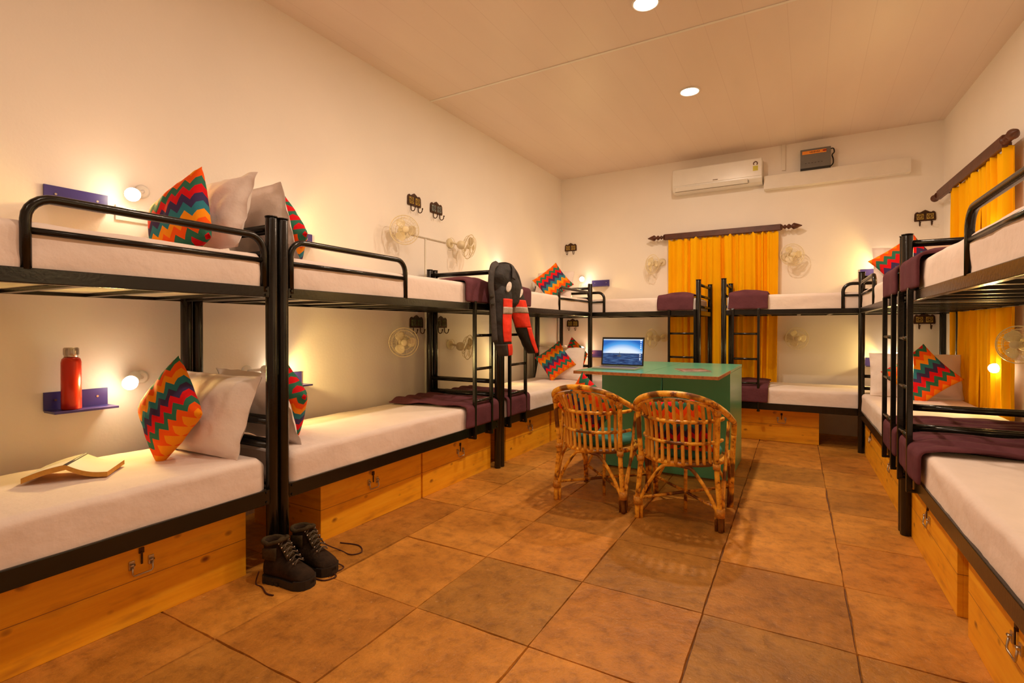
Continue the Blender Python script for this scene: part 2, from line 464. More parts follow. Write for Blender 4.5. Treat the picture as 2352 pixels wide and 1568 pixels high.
def mat2(hx, hy, fx, fy):
    a = math.atan2(fy - hy, fx - hx); L = math.hypot(fx - hx, fy - hy)
    return T(hx, hy, 0) @ Matrix.Rotation(a, 4, 'Z'), L
BED = {}
def bed(k, hx, hy, fx, fy, s, ladder, label):
    mt, L = mat2(hx, hy, fx, fy); BED[k] = (mt, s, L)
    make_bunk(k, mt, s, L, ladder, label)
bed('A', -2.180, 1.529, -2.141, -.50, -1, (.36, .08), 'black metal bunk bed nearest the camera on the left, open book on its lower bunk')
bed('B', -2.181, 1.588, -2.220, 3.622, 1, (.40, .16), 'black metal bunk bed on the left wall, red and black trousers hung on its foot')
bed('C', -2.220, 5.700, -2.220, 3.680, -1, (.36, .08), 'black metal bunk bed at the far end of the left wall')
bed('D', -2.950, 5.775, -1.015, 5.755, 1, (.30, .03), 'black metal bunk bed on the back wall, behind the laptop, left of the curtain gap')
bed('E', 1.165, 5.800, -.763, 5.755, -1, (.33, .09), 'black metal bunk bed on the back wall right of the curtain gap')
bed('F', .430, 5.742, .476, 3.640, 1, (.46, .13), 'black metal bunk bed along the right wall, in the far right corner')
bed('G', .522, 1.530, .477, 3.580, -1, (.30, .04), 'black metal bunk bed nearest the camera on the right, cut by the frame edge')
NICE = dict(A='the near left bed', B='the middle left wall bed', C='the far left wall bed', D='the bed behind the laptop',
            E='the bed right of the curtain gap', F='the far right wall bed', G='the near right bed')
LV = ('upper', 'lower')
def bw(k, x, y, z):
    mt, s, L = BED[k]; return mt @ Vector((x, y * s, z))

def rbox_pts(L, W, z0, z1, s, sag, seed, x0=.05, y0=.004, y1=None):
    pass
def make_mattress(k, lev):
    mt, s, L = BED[k]
    z0, z1 = ((ZU0 + .03, 1.497) if lev == 0 else (ZL0 + .03, .556))
    x0, x1, y0, y1 = .035, L - .032, -.004, WB - .004
    m = MB(); t = bmesh.new(); bmesh.ops.create_cube(t, size=1)
    bmesh.ops.bevel(t, geom=t.edges[:], offset=.5 * .0, segments=1, affect='EDGES') if False else None
    t.free()
    # cross-section rounded rectangle swept along x with rounded ends
    nx, seed = 60, ord(k) + lev * 7
    prof = []
    r = .032; rb = .012
    hy, hz = (y1 - y0) / 2, (z1 - z0) / 2
    def rr(n=5):
        P = []
        for (cx, cz, a0, q) in ((hy - rb, -hz + rb, -PI / 2, rb), (hy - r, hz - r, 0, r), (-hy + r, hz - r, PI / 2, r), (-hy + rb, -hz + rb, PI, rb)):
            for i in range(n + 1):
                a = a0 + (PI / 2) * i / n; P.append((cx + q * math.cos(a), cz + q * math.sin(a)))
        # subdivide long spans
        Q = []
        for i in range(len(P)):
            a, b = P[i], P[(i + 1) % len(P)]; d = math.hypot(a[0] - b[0], a[1] - b[1]); n2 = max(1, int(d / .03))
            for j in range(n2): Q.append((a[0] + (b[0] - a[0]) * j / n2, a[1] + (b[1] - a[1]) * j / n2))
        return Q
    Q = rr()
    rings = []
    for i in range(nx + 1):
        f = i / nx; x = x0 + (x1 - x0) * f
        e = min(x - x0, x1 - x); sh = 0 if e > .04 else .04 - math.sqrt(max(0, .0016 - (.04 - e) ** 2))
        ring = []
        for (py, pz) in Q:
            qy = py * (1 - sh * .8 / hy * .5); qz = pz * (1 - sh * 1.0 / hz * .6) if pz > 0 else pz * (1 - sh * .3 / hz)
            w = nv((x * 1.0, py * 1.3, pz * 3 + seed), 5) * .005 + nv((x * 4, py * 2, pz * 6 + seed), 7) * .0018
            if abs(py) > hy - .01: qy += w * 1.2 * (1 if py > 0 else -1)
            if pz > hz - .01: qz += w
            ring.append(m.bm.verts.new((x, s * ((y0 + y1) / 2 + qy), (z0 + z1) / 2 + qz)))
        rings.append(ring)
    n = len(Q)
    for a, b in zip(rings, rings[1:]):
        for q in range(n):
            f = m.bm.faces.new((a[q], a[(q + 1) % n], b[(q + 1) % n], b[q])); f.smooth = True
    m.bm.faces.new(rings[0][::-1]); m.bm.faces.new(rings[-1])
    o = m.build('mattress', 'sheet', matrix=mt)
    tag(o, 'white sheeted mattress on the %s bunk of %s' % (LV[lev], NICE[k]), 'mattress', 'white mattresses on the bunks')
for k in 'ABCDEFG':
    for lev in (0, 1): make_mattress(k, lev)

def make_blanket(k, lev, w0=.46, skew=.0, seed=0, fold=False, off=.045):
    mt, s, L = BED[k]
    zt = 1.497 if lev == 0 else .556
    zb = (ZU1 if lev == 0 else ZL1) + .004
    xe = L - off; m = MB()
    path = []  # (y, z) from front hem over the edge to the wall side
    path += [(-.022, zb + (zt - zb) * i / 6) for i in range(6)]
    path += [(-.022 + .034 * (1 - math.cos(a)), zt - .034 + .034 * math.sin(a) + .018) for a in [PI / 2 * i / 5 for i in range(6)]]
    path += [(.012 + (WB - .05) * i / 18, zt + .018) for i in range(1, 19)]
    n = len(path) - 1
    def fn(u, v):
        i = min(int(v * n), n - 1); f = v * n - i
        y = path[i][0] * (1 - f) + path[i + 1][0] * f; z = path[i][1] * (1 - f) + path[i + 1][1] * f
        w = w0 + skew * max(0, y)
        x = xe - w * (1 - u)
        x += nv((y * 4, z * 4, seed + u), 1.3) * .018
        edge = math.sin(PI * min(1, max(0, u))) ** .35
        h = .010 * edge + nv((x * 3.5, y * 1.2, seed), 2.6) * .012 + (.010 * math.sin(x * 46 + 3 * nv((y * 2, 0, seed), 2)) * max(0, min(1, (y + .0) * 5)) if fold else 0)
        if y > .012: z += h + (.02 * math.sin(PI * u) if lev == 0 else .006)
        else: y -= .006 + abs(h) * .8
        return (x, s * y, z)
    m.grid(fn, 28, n)
    o = m.build('blanket', 'blanket', matrix=mt)
    md = o.modifiers.new('thickness', 'SOLIDIFY'); md.thickness = .016; md.offset = 0
    md = o.modifiers.new('soft', 'SUBSURF'); md.levels = 1; md.render_levels = 1
    tag(o, 'purple blanket folded on the %s bunk of %s' % (LV[lev], NICE[k]), 'blanket', 'purple blankets folded over the bunk feet')
make_blanket('B', 0, .46, 0, 1); make_blanket('B', 1, .46, .12, 2, True)
make_blanket('C', 0, .42, 0, 3); make_blanket('C', 1, .40, .1, 4, True)
make_blanket('D', 0, .38, 0, 5); make_blanket('D', 1, .38, 0, 6)
make_blanket('E', 0, .37, 0, 7); make_blanket('E', 1, .37, 0, 8)
make_blanket('F', 0, .46, 0, 9); make_blanket('F', 1, .48, .05, 10, True)
make_blanket('G', 0, .42, 0, 11); make_blanket('G', 1, .47, .02, 12, True)

# ------------------------------------------------------------------ pillows and cushions
def pillow_mesh(w, h, t, seed, flange=0, pinch=.05, n=30, wr=.008):
    m = MB(); lay = m.bm.loops.layers.uv.verify()
    def side(sg):
        g = []
        for j in range(n + 1):
            row = []
            for i in range(n + 1):
                u, v = i / n * 2 - 1, j / n * 2 - 1
                px = u * w / 2 * (1 - pinch * (1 - abs(u) ** 0) - pinch * (1 - v * v) * abs(u) ** 3)
                py = v * h / 2 * (1 - pinch * (1 - u * u) * abs(v) ** 3)
                fu = abs(u) * (1 + flange); fv = abs(v) * (1 + flange)
                q = max(0, 1 - min(1, fu) ** 2.4) * max(0, 1 - min(1, fv) ** 2.4)
                z = t / 2 * q ** .42
                z += q ** .3 * (nv((px * 3, py * 3, seed + sg), 4) * wr * 1.6 + nv((px * 9, py * 4, seed * 2 + sg), 3) * wr * .9)
                if q == 0 or q < .02:
                    wv = nv((px * 14, py * 14, seed), 1) * .022 * (1 if flange else .15)
                else: wv = 0
                row.append((px, py, sg * max(z, 0.0012) + wv))
            g.append(row)
        return g
    A, B = side(1), side(-1)
    va = [[m.bm.verts.new(p) for p in r] for r in A]
    vb = [[(va[j][i] if i in (0, n) or j in (0, n) else m.bm.verts.new(B[j][i])) for i in range(n + 1)] for j in range(n + 1)]
    for g, fl in ((va, 0), (vb, 1)):
        for j in range(n):
            for i in range(n):
                q = [(i, j), (i + 1, j), (i + 1, j + 1), (i, j + 1)]
                if fl: q = q[::-1]
                f = m.bm.faces.new([g[b][a] for a, b in q]); f.smooth = True
                for l, (a, b) in zip(f.loops, q): l[lay].uv = (a / n, b / n)
    return m
pillow_src = []
def pillow(mat, label, seed=1, w=.62, h=.40, t=.15):
    o = pillow_mesh(w, h, t, seed, flange=.12, pinch=.03).build('pillow', 'pillow', matrix=mat, recalc=False)
    md = o.modifiers.new('soft', 'SUBSURF'); md.levels = 1; md.render_levels = 1
    tag(o, label, 'pillow', 'white pillows at the bunk heads'); return o
def cushion(mat, label, seed=1, w=.39, t=.13):
    o = pillow_mesh(w, w, t, seed, flange=0, pinch=.085, wr=.005).build('cushion', 'chevron', matrix=mat, recalc=False)
    tag(o, label, 'cushion', 'zigzag print cushions'); return o

pillow(basis((-2.53, 1.425, .745), (.08, -1, .32), (0, .2, 1)), 'white pillow leaning on the headboard of the lower bunk nearest the camera on the left', 1)
pillow(basis((-2.53, 1.43, 1.690), (.05, -1, .30), (0, .2, 1), 3), 'white pillow leaning behind a zigzag cushion on the upper bunk nearest the camera', 2)
pillow(basis((-2.55, 1.70, .745), (.05, 1, .30), (0, -.2, 1)), 'white pillow on the lower middle left bunk, just right of the near double post', 3)
pillow(basis((-2.55, 1.70, 1.690), (.05, 1, .28), (0, -.2, 1)), 'white pillow on the upper middle left bunk, just right of the near double post', 4)
pillow(basis((-2.55, 5.58, .745), (.0, -1, .30), (0, .2, 1)), 'white pillow behind a zigzag cushion on the lower far left bunk', 5)
pillow(basis((-2.64, 5.59, 1.670), (.0, -1, .34), (0, .2, 1)), 'white pillow behind a zigzag cushion on the upper far left bunk', 6, w=.50, h=.36)
pillow(basis((-2.83, 6.16, 1.655), (1, 0, .55), (-.2, 0, 1)), 'white pillow on the upper back wall bunk in the left corner', 7, h=.34)
pillow(basis((-2.79, 6.14, .745), (1, 0, .30), (-.2, 0, 1)), 'white pillow on the lower back wall bunk in the left corner', 8)
pillow(basis((.80, 5.60, .745), (.0, -1, .30), (0, .2, 1)), 'white pillow behind a zigzag cushion on the lower far right bunk', 9, w=.66)
pillow(basis((.80, 5.60, 1.690), (.0, -1, .30), (0, .2, 1)), 'white pillow behind a zigzag cushion on the upper far right bunk', 10)
cushion(basis((-2.545, 1.262, .775), (.03, -1, .18), (0, .2, 1), 46), 'zigzag cushion propped on its corner on the lower bunk nearest the camera on the left', 1, w=.36)
cushion(basis((-2.455, 1.262, 1.625), (.04, -1, .20), (0, .2, 1), 206), 'zigzag cushion propped on the upper bunk nearest the camera, beside the reading lamp', 2)
cushion(basis((-2.50, 1.83, .790), (.25, 1, .25), (0, -.2, 1), 40), 'zigzag cushion on the lower middle left bunk, half behind the near double post', 3)
cushion(basis((-2.50, 1.83, 1.665), (.25, 1, .22), (0, -.2, 1), 48), 'zigzag cushion on the upper middle left bunk, half behind the near double post', 4)
cushion(basis((-2.55, 5.44, .775), (.35, -1, .30), (0, .2, 1), 40), 'zigzag cushion on the lower far left bunk, left of the laptop', 5, w=.35)
cushion(basis((-2.58, 5.44, 1.690), (.35, -1, .25), (0, .2, 1), 222), 'zigzag cushion on the upper far left bunk, right of the hanging trousers', 6, w=.35)
cushion(basis((-2.62, 6.22, .80), (1, -.3, .25), (-.2, 0, 1), 45), 'zigzag cushion on the lower back wall bunk in the left corner, only its tip showing', 7, w=.36)
cushion(basis((.82, 5.43, .760), (-.1, -1, .30), (0, .2, 1), 40), 'zigzag cushion on the lower far right bunk, seen through the ladders', 8)
cushion(basis((.72, 5.43, 1.700), (-.1, -1, .30), (0, .2, 1), 215), 'zigzag cushion on the upper far right bunk, behind the ladder post', 9)

# ------------------------------------------------------------------ storage boxes
def storage_box(mat, w, label, d=.58, h=.322, hx=None):
    # local: front face on y=0 looking -y, x from 0 to w
    t = .02
    m = MB()
    m.box((w / 2, t / 2, h / 2), (w, t, h), bev=.0015)
    m.box((w / 2, d - t / 2, h / 2), (w, t, h), bev=.0015)
    m.box((t / 2, d / 2, h / 2), (t, d - 2 * t, h), bev=.0015); m.box((w - t / 2, d / 2, h / 2), (t, d - 2 * t, h), bev=.0015)
    m.box((w / 2, d / 2, t / 2 + .002), (w - 2 * t, d - 2 * t, t)); m.box((w / 2, d / 2, h - t / 2 - .002), (w - 2 * t, d - 2 * t, t))
    b = m.build('storage_box', 'pine', matrix=mat)
    tag(b, label, 'storage box', 'pine storage boxes under the beds')
    hx = w / 2 if hx is None else hx; hz = .222
    m = MB()
    for sx in (-1, 1):
        m.box((hx + sx * .034, -.003, hz + .010), (.020, .005, .034), bev=.001)
        m.cyl((hx + sx * .034 - .008, -.010, hz + .012), (hx + sx * .034 + .008, -.010, hz + .012), .005, 8)
    m.tube([(hx - .034, -.010, hz + .010), (hx - .036, -.014, hz - .022), (hx - .030, -.014, hz - .03), (hx + .030, -.014, hz - .03), (hx + .036, -.014, hz - .022), (hx + .034, -.010, hz + .010)], .0035, 8)
    m.build('handle', 'steel', b)
    m = MB(); m.box((hx, -.003, hz + .058), (.018, .006, .022), bev=.001); m.box((hx, -.006, hz + .030), (.007, .004, .05), bev=.001)
    m.build('latch', 'iron', b)
    return b
def lbox(y0, y1, label, hx=None): # front face looks +X
    storage_box(T(-2.272, y0, 0) @ RZ(90), y1 - y0, label, hx=hx)
lbox(.30, 1.457, 'pine storage box nearest the camera at the lower left', 0.722)
lbox(1.883, 2.712, 'pine storage box just right of the hiking boots', .383)
lbox(2.730, 3.594, 'pine storage box under the middle left bunk, nearer the hanging trousers', .433)
lbox(3.840, 4.714, 'pine storage box left of the left wicker chair', .444)
lbox(4.760, 5.60, 'pine storage box under the far left bunk, half behind the left wicker chair')
storage_box(T(-2.05, 5.90, 0), .86, 'pine storage box under the back wall bunk behind the green desk')
storage_box(T(-.66, 5.915, 0), .758, 'pine storage box under the right back wall bunk, beside an open dark space', hx=.43)
def rbox(y0, y1, label, hx=None): # front face looks -X, x local runs from far to near
    a = .0214
    x0 = .498 + .0214 * (3.7 - y1)
    storage_box(T(x0, y1, 0) @ RZ(-90 + 1.25), y1 - y0, label, d=.56, hx=hx)
rbox(4.535, 5.66, 'pine storage box at the far end of the right wall, beside the corner post', .40)
rbox(3.70, 4.515, 'pine storage box left of the bare right post', .26)
rbox(2.665, 3.585, 'pine storage box just right of the bare right post', .42)
rbox(1.45, 2.512, 'pine storage box nearest the camera at the lower right', .48)

# ------------------------------------------------------------------ wall fittings
def WALL(side, p):  # frame whose +y points out of the wall, x to the right when facing it
    x, y, z = p
    if side == 'L': return T(XL, y, z) @ Matrix(((0, 1, 0, 0), (1, 0, 0, 0), (0, 0, 1, 0), (0, 0, 0, 1)))
    if side == 'B': return T(x, YB, z) @ Matrix(((1, 0, 0, 0), (0, -1, 0, 0), (0, 0, 1, 0), (0, 0, 0, 1)))
    if side == 'R': return T(xr(y), y, z) @ RZ(2.72) @ Matrix(((0, -1, 0, 0), (-1, 0, 0, 0), (0, 0, 1, 0), (0, 0, 0, 1)))
def rotm(side):
    return {'L': RZ(-90), 'B': RZ(180), 'R': RZ(90 + 2.72)}[side]
def wmat(side, x=0, y=0, z=0):
    p = {'L': (XL, y, z), 'B': (x, YB, z), 'R': (xr(y), y, z)}[side]
    return T(*p) @ rotm(side)   # local +y leaves the wall

SH = []
def wall_shelf(side, x, y, z, label, w=.245):
    mt = wmat(side, x, y, z)
    m = MB(); m.box((0, .006, .04), (w, .010, .085), bev=.001)
    o = m.build('wall_shelf', 'blue', matrix=mt); tag(o, label, 'shelf', 'blue wall shelves beside the reading lamps')
    m = MB(); m.box((0, .068, -.003), (w, .115, .010), bev=.001); m.build('board', 'blue', o)
    m = MB()
    for sx in (-.08, .08): m.cyl((sx, .010, .045), (sx, .0135, .045), .005, 10)
    m.build('screw', 'steel', o)
wall_shelf('L', 0, 1.085, 1.722, 'blue wall shelf high on the left wall, left of the glowing reading lamp')
wall_shelf('L', 0, 1.080, .779, 'blue wall shelf carrying the red bottle')
wall_shelf('L', 0, 2.20, .779, 'blue wall shelf behind the near double post, above the lower bunk')
wall_shelf('L', 0, 2.29, 1.722, 'blue wall shelf high behind the near double post, only its end showing')
wall_shelf('B', -2.42, 0, 1.722, 'blue wall shelf on the back wall right of the upper corner lamp')
wall_shelf('B', -2.45, 0, .779, 'blue wall shelf on the back wall left of the laptop screen')
wall_shelf('B', .60, 0, 1.70, 'blue wall shelf high on the back wall behind the right corner post')
wall_shelf('B', .655, 0, .765, 'blue wall shelf low on the back wall right of the right corner post', .26)

def lampmesh():
    t = thing('reading_lamp', 'x', 'lamp')
    m = MB(); m.lathe([(.0, .0), (.036, .0), (.036, .010), (.028, .018), (.012, .022), (.012, .024)][1:], 20)
    return t
def reading_lamp(side, pos, bulb, label, aim, power, on=True, vis=True):
    bulb = Vector(bulb); aim = Vector(aim).normalized()
    mt = wmat(side, pos[0], pos[1], pos[2])
    t = thing('reading_lamp', label, 'lamp', mt, 'wall reading lamps at the bunk heads')
    inv = mt.inverted()
    lb = inv @ bulb; la = (inv.to_3x3() @ aim).normalized()
    m = MB(); m.tube([(0, 0, 0), (0, .012, 0), (0, .018, 0)], [.034, .034, .024], 18); m.build('wall_plate', 'white_plastic', t)
    back = lb - la * .085
    m = MB(); m.tube([(0, .016, 0), (back * .5 + Vector((0, .02, 0))), back], .009, 10); m.build('arm', 'white_plastic', t)
    m = MB(); m.tube([back - la * .012, back, lb - la * .03, lb - la * .012], [.014, .026, .030, .031], 18); m.build('lamp_shade', 'white_plastic', t)
    m = MB(); m.sphere(lb + la * .008, .033, 16); m.build('bulb', 'bulb', t)
    d = bpy.data.lights.new('reading_light', 'SPOT'); d.energy = power; d.color = (1, .68, .19)
    d.spot_size = R(172); d.spot_blend = .35; d.shadow_soft_size = .025
    o = bpy.data.objects.new('reading_light', d); COL.objects.link(o)
    o.matrix_world = T(*(bulb + aim * .046)) @ (-aim).to_track_quat('Z', 'Y').to_matrix().to_4x4()
    return t
LP = 10.5
reading_lamp('L', (0, 1.36, 1.86), (-2.90, 1.277, 1.815), 'glowing reading lamp high on the left wall, right of the nearest upper blue shelf', (.75, -.5, -.25), LP)
reading_lamp('L', (0, 1.35, .90), (-2.90, 1.262, .885), 'glowing reading lamp over the open book, right of the red bottle', (.75, -.55, -.30), LP)
reading_lamp('L', (0, 1.93, 1.84), (-2.88, 2.04, 1.82), 'reading lamp on the left wall over the upper middle bunk, behind the near double post', (.55, .8, -.25), LP)
reading_lamp('L', (0, 1.93, .89), (-2.90, 2.07, .875), 'reading lamp on the left wall between the two near lower pillows, turned away', (.35, .9, -.30), LP)
reading_lamp('L', (0, 5.05, 1.86), (-2.88, 4.95, 1.82), 'reading lamp on the left wall above the upper far bunk, behind the hanging trousers', (.5, -.8, -.25), LP * .5)
reading_lamp('L', (0, 5.05, .90), (-2.88, 4.95, .90), 'reading lamp low on the left wall above the lower far bunk', (.5, -.8, -.30), LP * .5)
reading_lamp('B', (-2.69, 0, 1.85), (-2.65, 6.50, 1.822), 'glowing reading lamp high on the back wall in the left corner', (.45, -.8, -.25), LP)
reading_lamp('B', (-2.69, 0, .90), (-2.65, 6.50, .88), 'glowing reading lamp low on the back wall in the left corner', (.45, -.8, -.25), LP)
reading_lamp('B', (.86, 0, 1.84), (.74, 6.50, 1.82), 'reading lamp high on the back wall behind the upper far right cushion', (-.8, -.45, -.1), LP)
reading_lamp('B', (.90, 0, .90), (.80, 6.50, .88), 'reading lamp low on the back wall behind the lower far right cushion', (-.8, -.45, -.25), LP)
reading_lamp('R', (0, 4.93, .90), (1.150, 4.87, .872), 'glowing reading lamp in front of the right orange curtain', (-.75, -.6, -.2), LP)
reading_lamp('R', (0, 4.93, 1.86), (1.150, 4.87, 1.82), 'reading lamp high on the right wall above the far upper bunk', (-.75, -.6, -.2), LP)
reading_lamp('R', (0, 1.85, .90), (1.27, 1.93, .88), 'reading lamp low on the right wall outside the frame', (-.6, .7, -.2), LP * .4)
reading_lamp('R', (0, 1.85, 1.86), (1.27, 1.93, 1.84), 'reading lamp high on the right wall outside the frame', (-.6, .7, -.2), LP * .4)

def socket(side, x, y, z, label, w=.15):
    m = MB(); m.box((0, .006, 0), (w, .012, .075), bev=.003)
    o = m.build('socket_plate', 'white_plastic', matrix=wmat(side, x, y, z)); tag(o, label, 'socket')
    m = MB()
    for cx in (-.035, .035):
        for dx, dz in ((0, .014), (-.010, -.008), (.010, -.008)): m.cyl((cx + dx, .011, dz), (cx + dx, .0132, dz), .0035, 8)
    m.build('socket_hole', 'chrome', o)
socket('L', 0, 1.315, 1.732, 'white socket plate below the high lamp on the near left wall')
socket('B', -2.66, 0, 1.735, 'white socket plate below the high lamp in the left corner')

def hook_plate(side, x, y, z, tile, label):
    t = thing('hook_rack', label, 'hook rack', wmat(side, x, y, z), 'ornate double hook racks on the walls')
    poly = [(-.085, -.045), (.085, -.045), (.088, -.03), (.085, .03), (.075, .045), (.062, .05), (.05, .042), (.035, .046), (.02, .056), (0, .066), (-.02, .056), (-.035, .046), (-.05, .042), (-.062, .05), (-.075, .045), (-.085, .03), (-.088, -.03)]
    m = MB(); m.prism(poly, .010, Matrix(((1, 0, 0, 0), (0, 0, 1, 0), (0, 1, 0, 0), (0, 0, 0, 1)))); m.build('plate', 'iron', t)
    for cx in (-.04, .04):
        m = MB(); m.box((cx, .011, -.001), (.056, .006, .056), RY(0), bev=.002)
        m.build('tile', tile, t)
        m = MB()
        m.tube(arc((cx, .0145, -.001), .022, 0, 2 * PI * 23 / 24, (1, 0, 0), (0, 0, 1), 23), .0022, 6, closed=True)
        for a in range(4):
            c, q = math.cos(a * PI / 4), math.sin(a * PI / 4)
            m.tube([(cx - .02 * c, .0145, -.001 - .02 * q), (cx + .02 * c, .0145, -.001 + .02 * q)], .0016, 5)
        m.build('rosette', 'iron', t)
    for cx in (-.05, .045):
        m = MB()
        P = [(cx, .008, -.035), (cx, .010, -.075)] + [Vector((cx, .010 + .022 - .022 * math.cos(a), -.075 - .022 * math.sin(a))) for a in [PI * i / 7 for i in range(1, 8)]] + [(cx, .056, -.066)]
        m.tube(P, .0042, 8); m.sphere((cx, .057, -.064), .0075, 10); m.build('hook', 'iron', t)
hook_plate('L', 0, 3.487, 2.268, 'tile_yellow', 'ornate hook rack with yellow tiles, high on the left wall')
hook_plate('L', 0, 3.795, 2.262, 'tile_grey', 'ornate hook rack with grey tiles, high on the left wall')
hook_plate('L', 0, 3.515, 1.205, 'tile_green', 'ornate hook rack above the round face of the lower left fan')
hook_plate('L', 0, 3.865, 1.205, 'tile_green', 'ornate hook rack just right of the rear double post on the left wall')
hook_plate('B', -2.855, 0, 2.272, 'tile_yellow', 'ornate hook rack high on the back wall by the left corner')
hook_plate('B', -2.825, 0, 1.225, 'tile_yellow', 'ornate hook rack low on the back wall above the corner lamp')
hook_plate('B', 1.02, 0, 2.285, 'tile_yellow', 'ornate hook rack high on the back wall, left of the right curtain')
hook_plate('B', 1.02, 0, 1.245, 'tile_yellow', 'ornate hook rack low on the back wall behind the right bunk posts')

# fans -------------------------------------------------------------
def fan_meshes():
    # head frame: +z is the blowing direction, centre at cage middle
    r = .118
    m = MB()
    for zz, rr in ((-.045, r * .55), (-.03, r * .85), (0, r), (.03, r * .82), (.042, r * .5)):
        m.tube(arc((0, 0, zz), rr, 0, 2 * PI * 35 / 36, (1, 0, 0), (0, 1, 0), 35), .0018 if zz else .0035, 6, closed=True)
    for i in range(28):
        a = 2 * PI * i / 28; c, s_ = math.cos(a), math.sin(a)
        m.tube([(c * .026, s_ * .026, .050), (c * r * .5, s_ * r * .5, .042), (c * r * .82, s_ * r * .82, .03), (c * r, s_ * r, 0), (c * r * .85, s_ * r * .85, -.03), (c * .04, s_ * .04, -.05)], .0006, 4)
    cage = m
    m = MB()
    for q in range(3):
        a0 = q * 2 * PI / 3
        def fn(u, v, a0=a0):
            rr = .020 + .074 * v
            spread = math.sin(PI * min(1, .12 + v * .85)) ** .5 * .9 + .15
            a = a0 + (u - .5) * spread * 1.25
            return (rr * math.cos(a), rr * math.sin(a), (u - .5) * .030 * (1 - .3 * v))
        m.grid(fn, 8, 8)
    blades = m
    m = MB(); m.lathe([(.004, .024), (.018, .022), (.024, .012), (.024, -.016), (.02, -.02)], 18); hub = m
    m = MB(); m.lathe([(.02, -.05), (.036, -.056), (.042, -.075), (.040, -.10), (.028, -.118), (.01, -.122)], 20); motor = m
    m = MB(); m.lathe([(.006, .053), (.024, .052), (.027, .047), (.026, .044)], 18); badge = m
    return cage, blades, hub, motor, badge
FANSRC = None
def fan(side, x, y, z, head, face, label):
    global FANSRC
    mt = wmat(side, x, y, z)
    t = thing('wall_fan', label, 'fan', mt, 'small cream wall fans')
    inv = mt.inverted(); h = inv @ Vector(head); f = (inv.to_3x3() @ Vector(face)).normalized()
    hm = T(*h) @ f.to_track_quat('Z', 'Y').to_matrix().to_4x4()
    if FANSRC is None:
        out = []
        for mm, nm, mat in zip(fan_meshes(), ('cage', 'blades', 'hub', 'motor', 'badge'), ('cream_plastic',) * 5):
            o = mm.build(nm, mat, t, hm)
            if nm == 'blades': o.modifiers.new('thickness', 'SOLIDIFY').thickness = .0015
            out.append(o)
        FANSRC = out
    else:
        for o in FANSRC:
            c = o.copy(); COL.objects.link(c); c.parent = t; c.matrix_local = hm
    m = MB(); m.tube([(0, 0, 0), (0, .016, 0), (0, .022, 0)], [.045, .045, .034], 20)
    m.build('wall_mount', 'cream_plastic', t)
    bk = h - f * .10
    m = MB(); m.tube([(0, .02, 0), (0, .045, .0), bk], .011, 10)
    m.tube(arc((0, .03, 0), .05, 0, 2 * PI * 17 / 18, (1, 0, 0), (0, 0, 1), 17), .0022, 6, closed=True)
    m.build('bracket', 'iron' if False else 'cream_plastic', t)
    return t
fan('L', 0, 3.36, 1.975, (-2.85, 3.20, 1.955), (.80, -.58, -.05), 'round wall fan face on to the camera, upper left wall below the yellow tiled hooks')
fan('L', 0, 4.00, 1.975, (-2.85, 4.12, 1.945), (.50, .82, -.12), 'wall fan turned sideways, upper left wall, right of the face on fan')
fan('L', 0, 3.36, 1.04, (-2.85, 3.19, 1.040), (.72, -.68, -.03), 'round wall fan face on to the camera, low on the left wall')
fan('L', 0, 4.00, 1.00, (-2.85, 4.11, .972), (.55, .80, -.12), 'wall fan turned sideways behind the ladder, low on the left wall')
fan('B', -1.60, 0, 1.99, (-1.69, 6.455, 1.96), (-.55, -.8, 0), 'wall fan left of the top of the back curtain')
fan('B', -.22, 0, 1.96, (-.155, 6.44, 1.965), (.25, -.95, 0), 'wall fan right of the top of the back curtain')
fan('B', -1.575, 0, 1.035, (-1.70, 6.46, 1.03), (-.65, -.75, 0), 'wall fan low on the back wall, just right of the laptop')
fan('B', -.19, 0, 1.045, (-.105, 6.46, 1.045), (.35, -.9, 0), 'wall fan low on the back wall, right of the curtain')
fan('R', 0, 4.30, 1.05, (1.150, 4.40, 1.05), (-.6, -.75, 0), 'wall fan cut by the right edge of the frame')

m = MB(); m.tube([(XL + .012, 3.42, 1.972), (XL + .012, 3.94, 1.972)], .006, 8)
tag(m.build('conduit', 'white_paint'), 'thin horizontal conduit between the two upper left wall fans', 'conduit')
m = MB(); m.tube([(XL + .008, 3.64, .35), (XL + .008, 3.64, 1.962)], .008, 8)
tag(m.build('conduit', 'white_paint'), 'thin vertical conduit running down the left wall below the fans', 'conduit')
m = MB(); m.box((-.246, YB - .01, (2.94 + H) / 2), (.036, .02, H - 2.94), bev=.002)
tag(m.build('conduit', 'white_paint'), 'short vertical conduit from the ceiling, right of the air conditioner', 'conduit')

# ------------------------------------------------------------------ air conditioner, stabiliser, trunking
ac = thing('air_conditioner', 'white split air conditioner high on the back wall', 'air conditioner', T(-.945, YB, 2.935) @ RZ(180))
prof = [(0, -.13), (.10, -.14), (.165, -.125), (.195, -.085), (.198, .10), (.185, .138), (.16, .145), (0, .145)]
Mx = Matrix(((0, 0, 1, -.49), (1, 0, 0, 0), (0, 1, 0, 0), (0, 0, 0, 1)))
m = MB(); m.prism(prof, .98, Mx); bmesh.ops.bevel(m.bm, geom=m.bm.edges[:], offset=.004, segments=2, affect='EDGES')
m.build('body', 'white_plastic', ac)
m = MB(); m.box((0, .1995, .032), (.972, .004, .19), bev=.002); m.build('front_panel', 'white_plastic', ac)
m = MB(); m.box((.055, .190, -.102), (.80, .012, .048), RX(-28), bev=.003); m.build('louver', 'white_plastic', ac)
m = MB(); m.box((.055, .1905, -.070), (.81, .006, .004)); m.box((.055, .172, -.129), (.81, .006, .004)); m.box((-.352, .182, -.10), (.004, .012, .05)); m.build('louver_gap', 'grille', ac)
